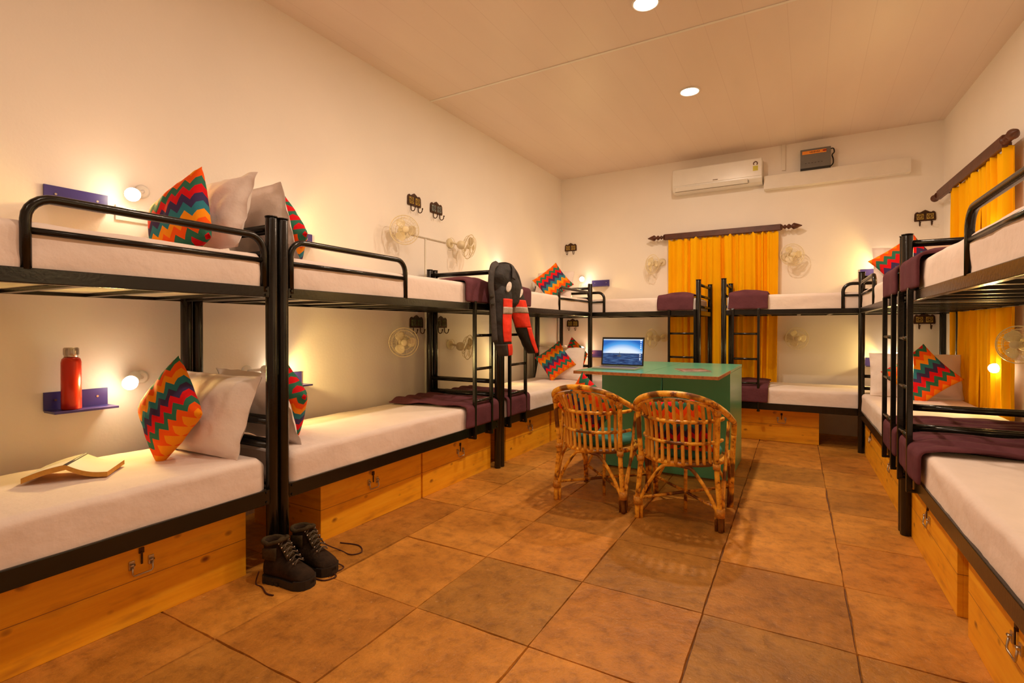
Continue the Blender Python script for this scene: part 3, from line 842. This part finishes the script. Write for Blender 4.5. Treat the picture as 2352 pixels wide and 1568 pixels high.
m = MB(); m.box((-.425, .2025, .022), (.052, .002, .055)); m.build('energy_label', 'yl', ac)
m = MB(); m.tube(arc((-.425, .2025, .075), .02, R(-40), R(230), (1, 0, 0), (0, 0, 1), 14), .006, 6); m.build('energy_dial', 'bl', ac)
m = MB(); m.box((.0, .2025, -.045), (.055, .002, .010)); m.build('logo', 'grille', ac)
m = MB(); m.box((.225, YB - .05, 2.807), (1.336, .10, .15), bev=.004)
tag(m.build('cable_trunking', 'white_paint'), 'long white boxed trunking on the back wall right of the air conditioner', 'trunking')
st = thing('voltage_stabiliser', 'grey voltage box with an orange label standing on the white trunking', 'voltage box', T(.062, YB - .005, 3.003) @ RZ(180))
m = MB(); m.box((0, .055, .002), (.285, .11, .205), bev=.004); m.build('case', 'grey_metal', st)
m = MB(); m.box((0, .055, -.111), (.285, .112, .022), bev=.002); m.build('foot', 'dark', st)
m = MB(); m.box((.012, .1115, .066), (.225, .003, .035)); m.build('label', 'or_label', st)
m = MB(); m.sphere((-.085, .112, .068), (.022, .003, .010), 12); m.build('emblem', 'red_label', st)
m = MB()
for i, x in enumerate((.05, .035, .022, .008, -.006, -.022, -.036)): m.box((x, .1135, .066), (.008, .001, .012 + .005 * (i % 2)), RY(8))
m.build('lettering', 'bl', st)
m = MB(); m.tube(catmull([(-.13, .06, .085), (-.165, .06, .09), (-.175, .06, .05), (-.155, .06, .02), (-.165, .06, -.02), (-.165, .06, -.07), (-.14, .06, -.10)], 5), .006, 8); m.build('power_cord', 'dark', st)
m = MB()
for x in (-.06, -.03, 0, .03, .06, .09): m.box((x, .1108, -.048), (.014, .002, .004))
m.build('vent', 'dark', st)

# ------------------------------------------------------------------ curtains
def rod(mat, w, label, hh=.072):
    t = thing('curtain_rod', label, 'curtain rod', mat)
    m = MB(); m.box((0, 0, 0), (w, .035, hh), bev=.008); m.build('board', 'rodwood', t)
    for s_ in (-1, 1):
        pr = [(.030, 0), (.034, .006), (.020, .014), (.014, .022), (.024, .032), (.026, .040), (.014, .050), (.012, .056), (.026, .066), (.03, .078), (.020, .092), (.014, .100), (.033, .116), (.036, .128), (.022, .165), (.004, .205)]
        m = MB(); m.lathe(pr, 16, T(s_ * w / 2, 0, 0) @ RY(90 * s_)); m.build('finial', 'rodwood', t)
    m = MB()
    for x in (-w * .42, 0, w * .42): m.box((x, .04, .0), (.025, .06, .03))
    m.build('bracket', 'rodwood', t)
    return t
rod(T(-.91, 6.505, 2.288), 1.29, 'carved dark wooden curtain rod with pointed finials on the back wall')
ry = (6.10 + 4.70) / 2
ra = math.atan2(-1, .0475)
rm = T((1.075 + 1.162) / 2, (6.42 + 4.62) / 2, 2.43) @ RZ(-90 + 2.72)
rod(rm, 1.62, 'carved dark wooden curtain rod on the right wall', .085)
def curtain(mat, w, ztop, zbot, seed, label, folds=9, taper=.0, amp=.030):
    m = MB(); rnd = random.Random(seed); ph = [rnd.uniform(0, 6.28) for _ in range(5)]
    def fn(u, v):
        z = zbot + (ztop - zbot) * v
        x = (u - .5) * w * (1 - taper * (1 - v)) 
        uu = u + .035 * math.sin(2 * PI * u * 2.3 + ph[0]) + .012 * math.sin(7 * v + ph[1]) * (1 - v)
        a = amp * (.65 + .35 * math.sin(2 * PI * u * 1.7 + ph[2]))
        y = a * math.sin(2 * PI * folds * uu + ph[3]) + a * .4 * math.sin(2 * PI * folds * 2.1 * uu + ph[4] + v * 1.2)
        y += .006 * nv((x * 2, z * 1.2, seed), 3)
        if v > .975: z -= .012 * (1 - math.cos(2 * PI * folds * 1.5 * u)) * (v - .975) / .025
        return (x, y, z)
    m.grid(fn, int(w * 220), 40)
    o = m.build('curtain', 'curtain', matrix=mat)
    o.modifiers.new('thickness', 'SOLIDIFY').thickness = .003
    tag(o, label, 'curtain', 'orange curtains'); return o
curtain(T(-1.205, 6.515, 0), .60, 2.262, .22, 3, 'orange curtain panel on the back wall, left half', 6)
curtain(T(-.600, 6.515, 0), .62, 2.262, .22, 8, 'orange curtain panel on the back wall, right half', 7, .05)
def rc(y, off=.075): return T(xr(y) - off, y, 0) @ RZ(-90 + 2.72)
curtain(rc(5.62), .78, 2.40, .25, 5, 'orange curtain panel on the right wall, far half', 7)
curtain(rc(4.97), .55, 2.40, .25, 6, 'orange curtain panel on the right wall, near half', 5)
# curtain hanging loops
def loops(mat, w, n, label, z):
    m = MB()
    for i in range(n):
        x = (i + .5) / n * w - w / 2
        m.tube(arc((x, 0, z), .014, 0, 2 * PI * 11 / 12, (1, 0, 0), (0, 0, 1), 11), .0022, 5, closed=True)
    o = m.build('curtain_ring', 'rodwood', matrix=mat); return o

# ------------------------------------------------------------------ desks
def desk(x0, x1, label, side=None):
    t = thing('desk', label, 'desk', T(x0, 3.535, 0))
    w = x1 - x0; zt = .84
    m = MB(); m.box((w / 2, .685, zt - .010), (w, 1.37, .020), bev=.001); m.build('desktop', 'teal', t)
    m = MB(); m.box((w / 2, -.0015, zt - .010), (w, .004, .022), bev=.0008); 
    if side == 'R': m.box((w + .0015, .29, zt - .010), (.004, .58, .022), bev=.0008)
    if side == 'L': m.box((-.0015, .29, zt - .010), (.004, .58, .022), bev=.0008)
    m.build('edge_band', 'rawedge', t)
    m = MB(); m.box((w / 2, .610, (zt - .022) / 2 + .005), (w - .004, .02, zt - .034), bev=.001); m.build('modesty_panel', 'teal', t)
    for x in (.011, w - .011):
        m = MB(); m.box((x, .995, (zt - .022) / 2 + .002), (.018, .745, zt - .028), bev=.001); m.build('side_panel', 'teal', t)
    return t
desk(-1.505, -1.004, 'sea green wooden desk under the laptop', 'L')
desk(-1.000, -.500, 'sea green wooden desk under the magazine', 'R')

lp = thing('laptop', 'open silver laptop showing a ship at sea, on the green desk', 'laptop', T(-1.285, 3.765, .841) @ RZ(0.6))
m = MB(); m.box((0, .115, .007), (.335, .23, .013), bev=.003); m.build('base', 'alu', lp)
m = MB(); m.box((0, .150, .0141), (.285, .10, .0012)); m.build('keyboard', 'keys', lp)
m = MB(); m.box((0, .055, .0141), (.10, .065, .0008)); m.build('touchpad', 'alu', lp)
lid = T(0, .232, .012) @ RX(-9)
m = MB(); m.box((0, 0, .118), (.345, .006, .228), bev=.002); lo = m.build('lid', 'bezel', lp, lid)
m = MB(); m.grid(lambda u, v: ((u - .5) * .322, -.0036, .014 + v * .202), 1, 1, False, True); m.build('screen', 'screen', lo)
m = MB()
for i, z in enumerate((.205, .190, .172, .158, .145)): m.box((.147, -.0040, z), (.007 if i else .014, .0004, .007))
for z in (.095, .082, .066, .054): m.box((.143, -.0040, z), (.008, .0004, .007))
m.build('desktop_icon', 'icon', lo)
m = MB(); m.prism([(-.022, .085), (-.018, .074), (.008, .074), (.016, .088), (.004, .084), (.001, .100), (-.001, .118), (-.004, .100), (-.006, .086)], .0004, Matrix(((1, 0, 0, -.022), (0, 0, -1, -.0038), (0, 1, 0, 0), (0, 0, 0, 1)))); m.build('ship_picture', 'ship', lo)

mg = thing('magazine', 'brown magazine lying on the right green desk', 'magazine', T(-.735, 3.93, .8405) @ RZ(24))
m = MB(); m.box((0, 0, .004), (.20, .26, .007), bev=.001); m.build('pages', 'page', mg)
m = MB(); m.grid(lambda u, v: ((u - .5) * .204, (v - .5) * .264, .0085 + .010 * max(0, u - .75) ** 1.0), 6, 2); o = m.build('cover', 'magcover', mg); o.modifiers.new('thickness', 'SOLIDIFY').thickness = .0012

# ------------------------------------------------------------------ cane chairs
def chair_parts(mt, label):
    t = thing('cane_chair', label, 'chair', mt, 'cane armchairs at the green desks')
    def rimpt(a):  # a from -1 (left front) to 1 (right front), rear centre at 0
        A = abs(a); s_ = 1 if a > 0 else -1
        th = A * R(118)
        x = .262 * math.sin(th) * (1 + .06 * A); y = .175 - .30 * math.cos(th)
        if A > .76: y = .175 + .30 * math.sin((th - R(90))) * 1.0
        z = .785 - .10 * (A * 1.35) ** 2.2 if A < .74 else .686 - .085 * ((A - .74) / .26) ** .8 - .02
        return Vector((s_ * x, y, z))
    def ringpt(th, z, a=.222, b=.20, cy=.185):  # th 0 = rear
        return Vector((a * math.sin(th), cy - b * math.cos(th), z))
    key = [Vector((0, -.125, .785)), Vector((.10, -.118, .776)), Vector((.19, -.085, .745)), Vector((.240, -.01, .700)), Vector((.262, .10, .655)), Vector((.272, .22, .610)), Vector((.268, .36, .575)), Vector((.262, .455, .545)), Vector((.258, .487, .47)), Vector((.252, .49, .36)), Vector((.246, .495, .18)), Vector((.240, .50, 0))]
    kl = [Vector((-p.x, p.y, p.z)) for p in key]
    C = catmull(kl[::-1][:-1] + key, 6)
    idx = [i for i, p in enumerate(C) if p.z >= .46]
    up = C[idx[0]:idx[-1] + 1]
    m = MB(); m.tube(up, .0175, 12); rim = m.build('arm_rim', 'rattan', t)
    # inner hoop just inside the rim across the back
    hoop = catmull([Vector((-.222, -.015, .640)), Vector((-.212, -.050, .690)), Vector((-.16, -.088, .728)), Vector((0, -.115, .752)), Vector((.16, -.088, .728)), Vector((.212, -.050, .690)), Vector((.222, -.015, .640))], 6)
    m = MB(); m.tube(hoop, .0095, 8); m.build('inner_hoop', 'rattan', t)
    # front legs and rear legs
    for s_ in (-1, 1):
        m = MB(); m.tube(catmull([(s_ * .258, .487, .47), (s_ * .252, .49, .36), (s_ * .246, .495, .18), (s_ * .240, .50, 0)], 5), [.0165] * 16, 10)
        m.tube([(s_ * .225, .478, .37), (s_ * .232, .484, .15), (s_ * .226, .484, .0)], .010, 8)
        m.build('leg', 'rattan', t)
        m = MB()
        m.tube(catmull([(s_ * .238, .010, .0), (s_ * .232, .004, .14), (s_ * .215, .01, .37), (s_ * .222, -.01, .55), (s_ * .225, -.03, .71)], 5), .0145, 10)
        m.tube([(s_ * .214, .022, 0), (s_ * .214, .018, .13)], .0105, 8)
        m.tube(catmull([(s_ * .250, .036, 0), (s_ * .246, .04, .13), (s_ * .25, .12, .37), (s_ * .262, .16, .61)], 4), .0095, 8)
        m.build('leg', 'rattan', t)
        m = MB(); m.tube([(s_ * .232, .016, .085), (s_ * .232, .016, .135)], .028, 14, sx=1.0); m.build('wrap', 'wrap', t)
        m = MB(); m.tube([(s_ * .222, -.02, .66), (s_ * .224, -.026, .695)], .021, 12); m.build('wrap', 'wrap', t)
        m = MB(); m.tube([(s_ * .216, .008, .355), (s_ * .216, .008, .385)], .021, 12); m.build('wrap', 'wrap', t)
        m = MB(); m.tube(catmull([(s_ * .232, .03, .13), (s_ * .240, .10, .27), (s_ * .242, .22, .355), (s_ * .242, .30, .355), (s_ * .240, .42, .25), (s_ * .235, .48, .13)], 5), .009, 8); m.build('side_brace', 'rattan', t)
    # rails
    def rail(z, a, b, r, nm, full=False, th=R(84)):
        P = [ringpt(-th + 2 * th * i / 24, z, a, b) for i in range(25)] if not full else [ringpt(2 * PI * i / 40, z, a, b, .225) for i in range(40)]
        m = MB(); m.tube(P, r, 10, closed=full); m.build(nm, 'rattan', t)
    rail(.622, .234, .270, .0115, 'back_rail'); rail(.495, .228, .240, .0105, 'back_rail')
    rail(.370, .240, .250, .0145, 'seat_ring', True)
    # slats
    for i in range(13):
        f = (i + .5) / 13 * 2 - 1; th = f * R(66)
        lo_ = ringpt(th * 1.02, .372, .222, .222); m1 = ringpt(th, .495, .222, .236); m2 = ringpt(th, .622, .228, .264)
        tx = m2.x * 1.02; tp = min((p_ for p_ in hoop), key=lambda p_: abs(p_.x - tx) + (0 if p_.z > .63 else 9)).copy(); tp.x = tx
        m = MB(); P = catmull([lo_, m1, m2, tp], 5)
        # flat split cane
        m.tube(P, .0105, 8, sx=1.0)
        m.build('slat', 'slat', t)
    # arched brace under the rear
    m = MB(); m.tube(catmull([(-.226, .004, .10), (-.17, .0, .22), (-.09, -.008, .335), (-.04, -.02, .356), (.04, -.02, .356), (.09, -.008, .335), (.17, .0, .22), (.226, .004, .10)], 6), .0105, 10)
    m.build('rear_brace', 'rattan', t)
    m = MB(); m.tube(catmull([(-.23, .49, .12), (-.12, .47, .31), (0, .46, .352), (.12, .47, .31), (.23, .49, .12)], 6), .0095, 8); m.build('front_brace', 'rattan', t)
    m = MB(); m.tube([(-.228, .49, .13), (.0, .27, .125), (.228, .49, .13)], .010, 8); m.tube([(-.22, .04, .12), (0, .27, .125), (.22, .04, .12)], .010, 8); m.build('cross_stretcher', 'rattan', t)
    m = MB(); m.tube([(0, .27, 0), (0, .27, .37)], .011, 8); m.build('centre_leg', 'rattan', t)
    # seat of woven cane
    m = MB(); m.lathe([(.02, .366), (.225, .366), (.235, .374), (.225, .382), (.02, .382)], 36, T(0, .225, 0)); m.build('seat', 'slat', t)
    return t
CL = T(-1.232, 3.125, 0) @ RZ(-3); CR = T(-.660, 3.080, 0) @ RZ(1)
cl = chair_parts(CL, 'bamboo cane armchair on the left, its back towards the camera, facing the laptop')
cr = dup(cl, CR, 'bamboo cane armchair on the right, its back towards the camera, facing the magazine')
def seat_cushion(mt, label):
    m = MB(); m.lathe([(.02, 0), (.19, .0), (.215, .012), (.22, .03), (.205, .052), (.15, .06), (.02, .062)], 32)
    o = m.build('seat_cushion', 'seatcloth', matrix=mt @ T(0, .235, .386)); tag(o, label, 'seat cushion', 'round green seat cushions')
seat_cushion(CL, 'round green seat pad on the left cane chair'); seat_cushion(CR, 'round green seat pad on the right cane chair')
cushion(CL @ basis((-.02, .035, .645), (0, 1, .22), (0, -.2, 1), 42), 'zigzag cushion standing on its corner in the left cane chair', 21, w=.33, t=.10)
cushion(CR @ basis((.0, .04, .575), (0, 1, .25), (0, -.2, 1), -8), 'zigzag cushion standing upright in the right cane chair', 22, w=.34, t=.10)

# ------------------------------------------------------------------ bottle, book
bt = thing('bottle', 'red metal bottle with a steel cap on the blue wall shelf', 'bottle', T(-2.93, 1.037, .782))
m = MB(); m.lathe([(.034, 0), (.0375, .004), (.0375, .215), (.034, .23), (.026, .238)], 28); m.build('body', 'redbottle', bt)
m = MB(); m.lathe([(.026, .238), (.026, .245), (.027, .247), (.027, .280), (.024, .283)], 28)
for i in range(10):
    a = 2 * PI * i / 10; m.box((.0272 * math.cos(a), .0272 * math.sin(a), .264), (.003, .006, .028), (0, 0, a))
m.build('cap', 'steel', bt)

bk = thing('book', 'open paperback lying face up on the near left lower bunk', 'book', T(-2.575, .925, .560) @ RZ(51))
def bookside(s_, h0, h1, t0):
    # x across (spine at 0), y along the spine
    w, l = .135, .20
    m = MB(); n = 12
    def top(u): return h0 + (h1 - h0) * u - .012 * math.sin(PI * u) * (1 if s_ > 0 else -.4)
    prof = [(s_ * w * i / n, top(i / n)) for i in range(n + 1)]
    low = [(x, max(.002, z - t0)) for x, z in prof]
    poly = prof + low[::-1]
    m.prism(poly, l, Matrix(((1, 0, 0, 0), (0, 0, 1, -l / 2), (0, 1, 0, 0), (0, 0, 0, 1))))
    return m, prof, l
m, pf, l = bookside(-1, .062, .022, .020); m.build('page_block', 'pageedge', bk)
m = MB(); m.grid(lambda u, v: (pf[int(round(u * 12))][0], (v - .5) * l * .995, pf[int(round(u * 12))][1] + .0008), 12, 2); m.build('page', 'page', bk)
m, pf2, l = bookside(1, .062, .022, .018); m.build('page_block', 'pageedge', bk)
m = MB(); m.grid(lambda u, v: (pf2[int(round(u * 12))][0], (v - .5) * l * .995, pf2[int(round(u * 12))][1] + .0008), 12, 2); m.build('page', 'page', bk)
m = MB(); m.tube([(0, -.099, .058), (0, .099, .058)], .007, 8); m.build('spine', 'cover', bk)

# ------------------------------------------------------------------ boots
def boot(mat, label, seed):
    t = thing('hiking_boot', label, 'boot', mat, 'pair of dark hiking boots')
    # local: heel at x=0, toe at x=.30, y lateral
    m = MB()
    secs = [(-.006, .020, .018), (.0, .036, .034), (.02, .043, .040), (.06, .044, .042), (.12, .041, .040), (.18, .050, .047), (.23, .053, .049), (.265, .046, .042), (.285, .030, .028), (.295, .012, .012)]
    top = [.09, .12, .135, .140, .132, .108, .085, .070, .055, .038]
    rings = []
    n = 20
    for (x, w1, w2), h in zip(secs, top):
        ring = []
        for k in range(n):
            a = 2 * PI * k / n; c, s_ = math.cos(a), math.sin(a)
            y = w1 * (abs(c) ** .75) * (1 if c > 0 else -1); z = .024 + (h - .024) / 2 + (h - .024) / 2 * (abs(s_) ** .8) * (1 if s_ > 0 else -1)
            if s_ > 0: y *= 1 - .28 * s_ * (1 if x > .03 else .6)
            ring.append(m.bm.verts.new((x, y, z + nv((x * 9, y * 9, z * 9 + seed), 3) * .003)))
        rings.append(ring)
    for a, b in zip(rings, rings[1:]):
        for q in range(n):
            f = m.bm.faces.new((a[q], a[(q + 1) % n], b[(q + 1) % n], b[q])); f.smooth = True
    m.bm.faces.new(rings[0][::-1]); m.bm.faces.new(rings[-1])
    o = m.build('upper', 'boot', t); o.modifiers.new('soft', 'SUBSURF').render_levels = 2
    # shaft: hollow, leaning ring
    m = MB(); n = 24
    def shaft(u, v):
        a = 2 * PI * u; z = .095 + .095 * v
        cx = .052 - .006 * v + .0; rx = .055 + .004 * v; ry = .038 + .004 * v
        zz = z + .018 * math.cos(a - .0) * v * (1 if math.cos(a) > 0 else -.2)
        return (cx + rx * math.cos(a) + .010 * v * math.cos(a), ry * math.sin(a), zz + .006 * nv((math.cos(a), math.sin(a), seed + v), 2))
    m.grid(shaft, 24, 5); bmesh.ops.remove_doubles(m.bm, verts=m.bm.verts[:], dist=.0002)
    o = m.build('shaft', 'boot', t); o.modifiers.new('thickness', 'SOLIDIFY').thickness = .010
    m = MB(); P = [Vector(shaft(i / 24, 1.0)) for i in range(24)]
    m.tube(P, .0095, 10, closed=True); m.build('collar', 'boot_cuff', t)
    for s_ in (-1, 1):
        m = MB(); m.grid(lambda u, v: (.010 + .09 * u, s_ * (.047 - .004 * abs(u - .5)) * (1), .118 + .060 * v - .012 * (1 - u) * v), 4, 3)
        o = m.build('ankle_pad', 'boot_cuff', t); o.modifiers.new('thickness', 'SOLIDIFY').thickness = .007
    m = MB(); m.grid(lambda u, v: (.088 + .072 * u, (v - .5) * .05, .215 - .085 * u - .01 * (2 * v - 1) ** 2), 6, 5); o = m.build('tongue', 'boot_cuff', t); o.modifiers.new('thickness', 'SOLIDIFY').thickness = .008
    # sole
    out = [(x, w1 * 1.05) for (x, w1, w2) in secs]
    poly = [(x, y) for x, y in out] + [(x, -y) for x, y in out[::-1]]
    m = MB(); m.prism(poly, .036)
    for i in range(9):
        for s_ in (-1, 1): m.box((.02 + i * .03, s_ * .036, .007), (.014, .022, .014))
    m.build('sole', 'dark', t)
    m = MB(); q = .014
    pol = [(x, y * 1.03) for x, y in out if x >= .2] + [(x, -y * 1.03) for x, y in out[::-1] if x >= .2]
    m.prism(pol, .022, T(0, 0, .022)); m.build('toe_rand', 'dark', t)
    # lacing
    m = MB(); P = []
    for i in range(6):
        x = .105 + i * .019; z = .196 - i * .0165; sgn = 1 if i % 2 else -1
        m.tube([(x, -.026, z), (x + .004, 0, z + .010), (x + .010, .026, z - .008)], .0025, 6)
        m.tube([(x, .026, z), (x + .004, 0, z + .012), (x + .010, -.026, z - .008)], .0025, 6)
    m.build('lacing', 'lace_grey', t)
    m = MB()
    for i in range(6):
        for s_ in (-1, 1): m.sphere((.105 + i * .019, s_ * .028, .194 - i * .0165), .0045, 8)
    m.build('eyelet', 'steel', t)
    return t
B1 = T(-2.155, 1.475, .001) @ RZ(2) @ Matrix.Diagonal((.88, 1.0, 1.0, 1))
B1 = T(-2.085, 1.560, .001) @ RZ(-24)
boot(T(-2.150, 1.490, .001) @ RZ(10), 'dark hiking boot at the foot of the double post, the nearer of the pair', 3)
boot(T(-2.165, 1.655, .001) @ RZ(2), 'dark hiking boot nearer the pine box, behind its twin', 9)
for o in [o for o in bpy.data.objects if o.name.startswith('hiking_boot')]:
    o.matrix_world = o.matrix_world @ Matrix.Diagonal((.84, 1.05, .94, 1))
def lace(P, label):
    m = MB(); m.tube(catmull(P, 8), .0032, 8)
    tag(m.build('shoelace', 'lace'), label, 'shoelace')
lace([(-2.12, 1.74, .12), (-2.14, 1.80, .05), (-2.10, 1.86, .004), (-2.01, 1.85, .004), (-1.985, 1.90, .004), (-2.06, 1.95, .004), (-2.17, 1.925, .004)], 'loose dark red lace trailing from the farther boot towards the pine box')
lace([(-1.99, 1.71, .03), (-1.94, 1.74, .004), (-1.925, 1.70, .004), (-1.95, 1.665, .004), (-1.98, 1.66, .010)], 'short loop of dark red lace at the farther boot toe')
lace([(-1.99, 1.635, .012), (-1.93, 1.665, .004), (-1.89, 1.65, .004), (-1.905, 1.60, .004), (-1.96, 1.590, .004)], 'loop of dark red lace between the two boot toes')
lace([(-2.135, 1.43, .06), (-2.15, 1.425, .004), (-2.10, 1.42, .004), (-2.03, 1.395, .004), (-1.99, 1.40, .004)], 'dark red lace end lying left of the nearer boot')

# ------------------------------------------------------------------ hanging riding trousers
tr = thing('riding_trousers', 'black and red padded riding trousers hung over the foot of the middle left bunk', 'trousers', T(-2.14, 3.565, 0))
def Lc(y, z, x=0): return Vector((x, y - 3.62, z))
def loft(keys, x0, name, mat, a0=0, a1=2 * PI, grow=0, n=28, seed=0, parent=tr, v0=0, v1=1, solid=False):
    # keys: (y, z, half width along Y, half depth along X)
    C = catmull([(k[0], k[1], k[2]) for k in keys], 8); D = catmull([(k[3], k[4] if len(k) > 4 else 0, 0) for k in keys], 8)
    N = len(C); i0, i1 = int(v0 * (N - 1)), int(round(v1 * (N - 1)))
    m = MB(); rings = []
    full = abs(a1 - a0 - 2 * PI) < 1e-4
    for i in range(i0, i1 + 1):
        y, z, w = C[i]; d = D[i].x; xo = D[i].y; ring = []
        cnt = n if full else n + 1
        for k in range(cnt):
            a = a0 + (a1 - a0) * k / n
            wr = 1 + .10 * nv((math.cos(a) * 1.2, math.sin(a) * 1.2, z * 9 + seed), 1.3) + .04 * nv((math.cos(a) * 3, math.sin(a) * 3, z * 30 + seed), 1.0)
            ring.append(m.bm.verts.new(Lc(y + (w * wr + grow) * math.cos(a), z, x0 + xo + (d * wr + grow) * math.sin(a))))
        rings.append(ring)
    for a, b in zip(rings, rings[1:]):
        L_ = len(a)
        for q in range(L_ if full else L_ - 1):
            f = m.bm.faces.new((a[q], a[(q + 1) % L_], b[(q + 1) % L_], b[q])); f.smooth = True
    if full: m.bm.faces.new(rings[0][::-1]); m.bm.faces.new(rings[-1])
    o = m.build(name, mat, parent)
    if not full: o.modifiers.new('thickness', 'SOLIDIFY').thickness = .004
    return o
# waist and seat folded over the post top
W_ = [(3.56, 1.665, .05, .05), (3.565, 1.64, .11, .07), (3.58, 1.58, .175, .085), (3.62, 1.50, .20, .085), (3.65, 1.43, .20, .080), (3.66, 1.37, .17, .065), (3.66, 1.33, .10, .04)]
loft(W_, .03, 'waist', 'textile', seed=1)
L1 = [(3.545, 1.50, .075, .055), (3.53, 1.42, .100, .068), (3.53, 1.32, .108, .070), (3.525, 1.21, .105, .066), (3.535, 1.10, .098, .062), (3.555, 1.02, .088, .056), (3.575, .955, .080, .050), (3.58, .935, .060, .042)]
l1 = loft(L1, .045, 'leg', 'textile', seed=4)
L2 = [(3.72, 1.50, .07, .05), (3.77, 1.42, .09, .060), (3.82, 1.33, .098, .062), (3.865, 1.23, .100, .060), (3.93, 1.12, .090, .056), (4.00, 1.02, .078, .050), (4.06, .955, .070, .045), (4.075, .935, .05, .035)]
l2 = loft(L2, .035, 'leg', 'textile', seed=8)
# red panels on camera-facing side (camera lies towards -Y,+X)
loft(L1, .045, 'red_panel', 'redtex', R(52), R(128), .005, 12, 4, l1, .20, .66)
loft(L1, .045, 'red_panel', 'redtex', R(48), R(108), .005, 10, 4, l1, .70, .93)
loft(L1, .045, 'reflective_strip', 'reflective', R(52), R(128), .0075, 12, 4, l1, .29, .36)
loft(L1, .045, 'shin_pad', 'textile2', R(112), R(190), .006, 8, 4, l1, .70, .95)
loft(L2, .035, 'red_panel', 'redtex', R(50), R(200), .005, 16, 8, l2, .20, .52)
loft(L2, .035, 'red_panel', 'redtex', R(45), R(112), .005, 10, 8, l2, .52, .95)
loft(L2, .035, 'reflective_strip', 'reflective', R(50), R(200), .0075, 16, 8, l2, .29, .35)
# logo patches
for (y, z, x, w, h, rot) in ((3.505, 1.475, .128, .024, .042, 18), (3.745, 1.44, .100, .018, .040, 25)):
    m = MB(); m.sphere((0, 0, 0), (w, h, .004), 16)
    m.build('logo_patch', 'logo', tr, T(*Lc(y, z, x)) @ basis((0, 0, 0), (1, -.5, 0), (0, 0, 1), -rot))
# suspenders
for P, w in (([Lc(3.50, 1.665, .03), Lc(3.38, 1.62, .06), Lc(3.335, 1.50, .07), Lc(3.345, 1.38, .075), Lc(3.36, 1.25, .075), Lc(3.385, 1.05, .075)], .026), ([Lc(3.56, 1.67, -.02), Lc(3.60, 1.675, .05), Lc(3.60, 1.64, .11), Lc(3.56, 1.54, .14)], .022)):
    m = MB(); m.tube(catmull(P, 6), w, 8, sx=.25, up=(0, 1, 0)); m.build('suspender', 'textile2', tr)
m = MB(); m.box(Lc(3.325, 1.40, .082), (.012, .055, .02), bev=.002); m.box(Lc(3.33, 1.34, .084), (.012, .055, .012), bev=.002); m.build('buckle', 'dark', tr)
m = MB(); m.tube(catmull([Lc(3.66, 1.66, .05), Lc(3.74, 1.60, .06), Lc(3.79, 1.53, .06), Lc(3.80, 1.47, .07)], 5), .018, 8); m.build('hem_fold', 'textile2', tr)

# ------------------------------------------------------------------ ceiling lights
for i, y in enumerate((4.69, 3.28, 1.87, .46, -.95)):
    lab = ['round recessed ceiling light over the desks', 'round recessed ceiling light at the top edge of the picture', 'round recessed ceiling light above and ahead of the camera', 'round recessed ceiling light almost over the camera', 'round recessed ceiling light behind the camera'][i]
    t = thing('ceiling_light', lab, 'ceiling light', T(-.905, y, H), 'recessed ceiling lights in a row')
    m = MB(); m.tube(arc((0, 0, -.004), .080, 0, 2 * PI * 31 / 32, (1, 0, 0), (0, 1, 0), 31), .008, 8, closed=True); m.build('trim_ring', 'white_plastic', t)
    m = MB(); m.tube([(0, 0, -.001), (0, 0, -.006)], .074, 24); m.build('diffuser', 'downlight', t)
    d = bpy.data.lights.new('downlight', 'AREA'); d.shape = 'DISK'; d.size = .09; d.energy = (31, 29, 19, 8, 5)[i]; d.color = (1, .755, .54)
    o = bpy.data.objects.new('downlight', d); COL.objects.link(o); o.location = (-.905, y, H - .012)

# ------------------------------------------------------------------ camera, world, view
cd = bpy.data.cameras.new('camera'); cam = bpy.data.objects.new('camera', cd); COL.objects.link(cam)
cd.sensor_width = 36; cd.lens = 36 * 1182 / 2352; cd.shift_y = -.00838; cd.clip_start = .05
cam.location = (0, 0, 1.15); cam.rotation_euler = Euler((R(90 - .45), 0, R(29.91)), 'XYZ')
S.camera = cam
w = bpy.data.worlds.new('world'); S.world = w; w.use_nodes = True
w.node_tree.nodes['Background'].inputs[0].default_value = (1, .7, .45, 1); w.node_tree.nodes['Background'].inputs[1].default_value = .02
S.view_settings.view_transform = 'Standard'; S.view_settings.look = 'None'; S.view_settings.gamma = 1
S.view_settings.use_curve_mapping = False
S.view_settings.exposure = 0
try:
    S.cycles.max_bounces = 10; S.cycles.diffuse_bounces = 6; S.cycles.use_light_tree = True
    S.cycles.sample_clamp_indirect = 6
except Exception: pass
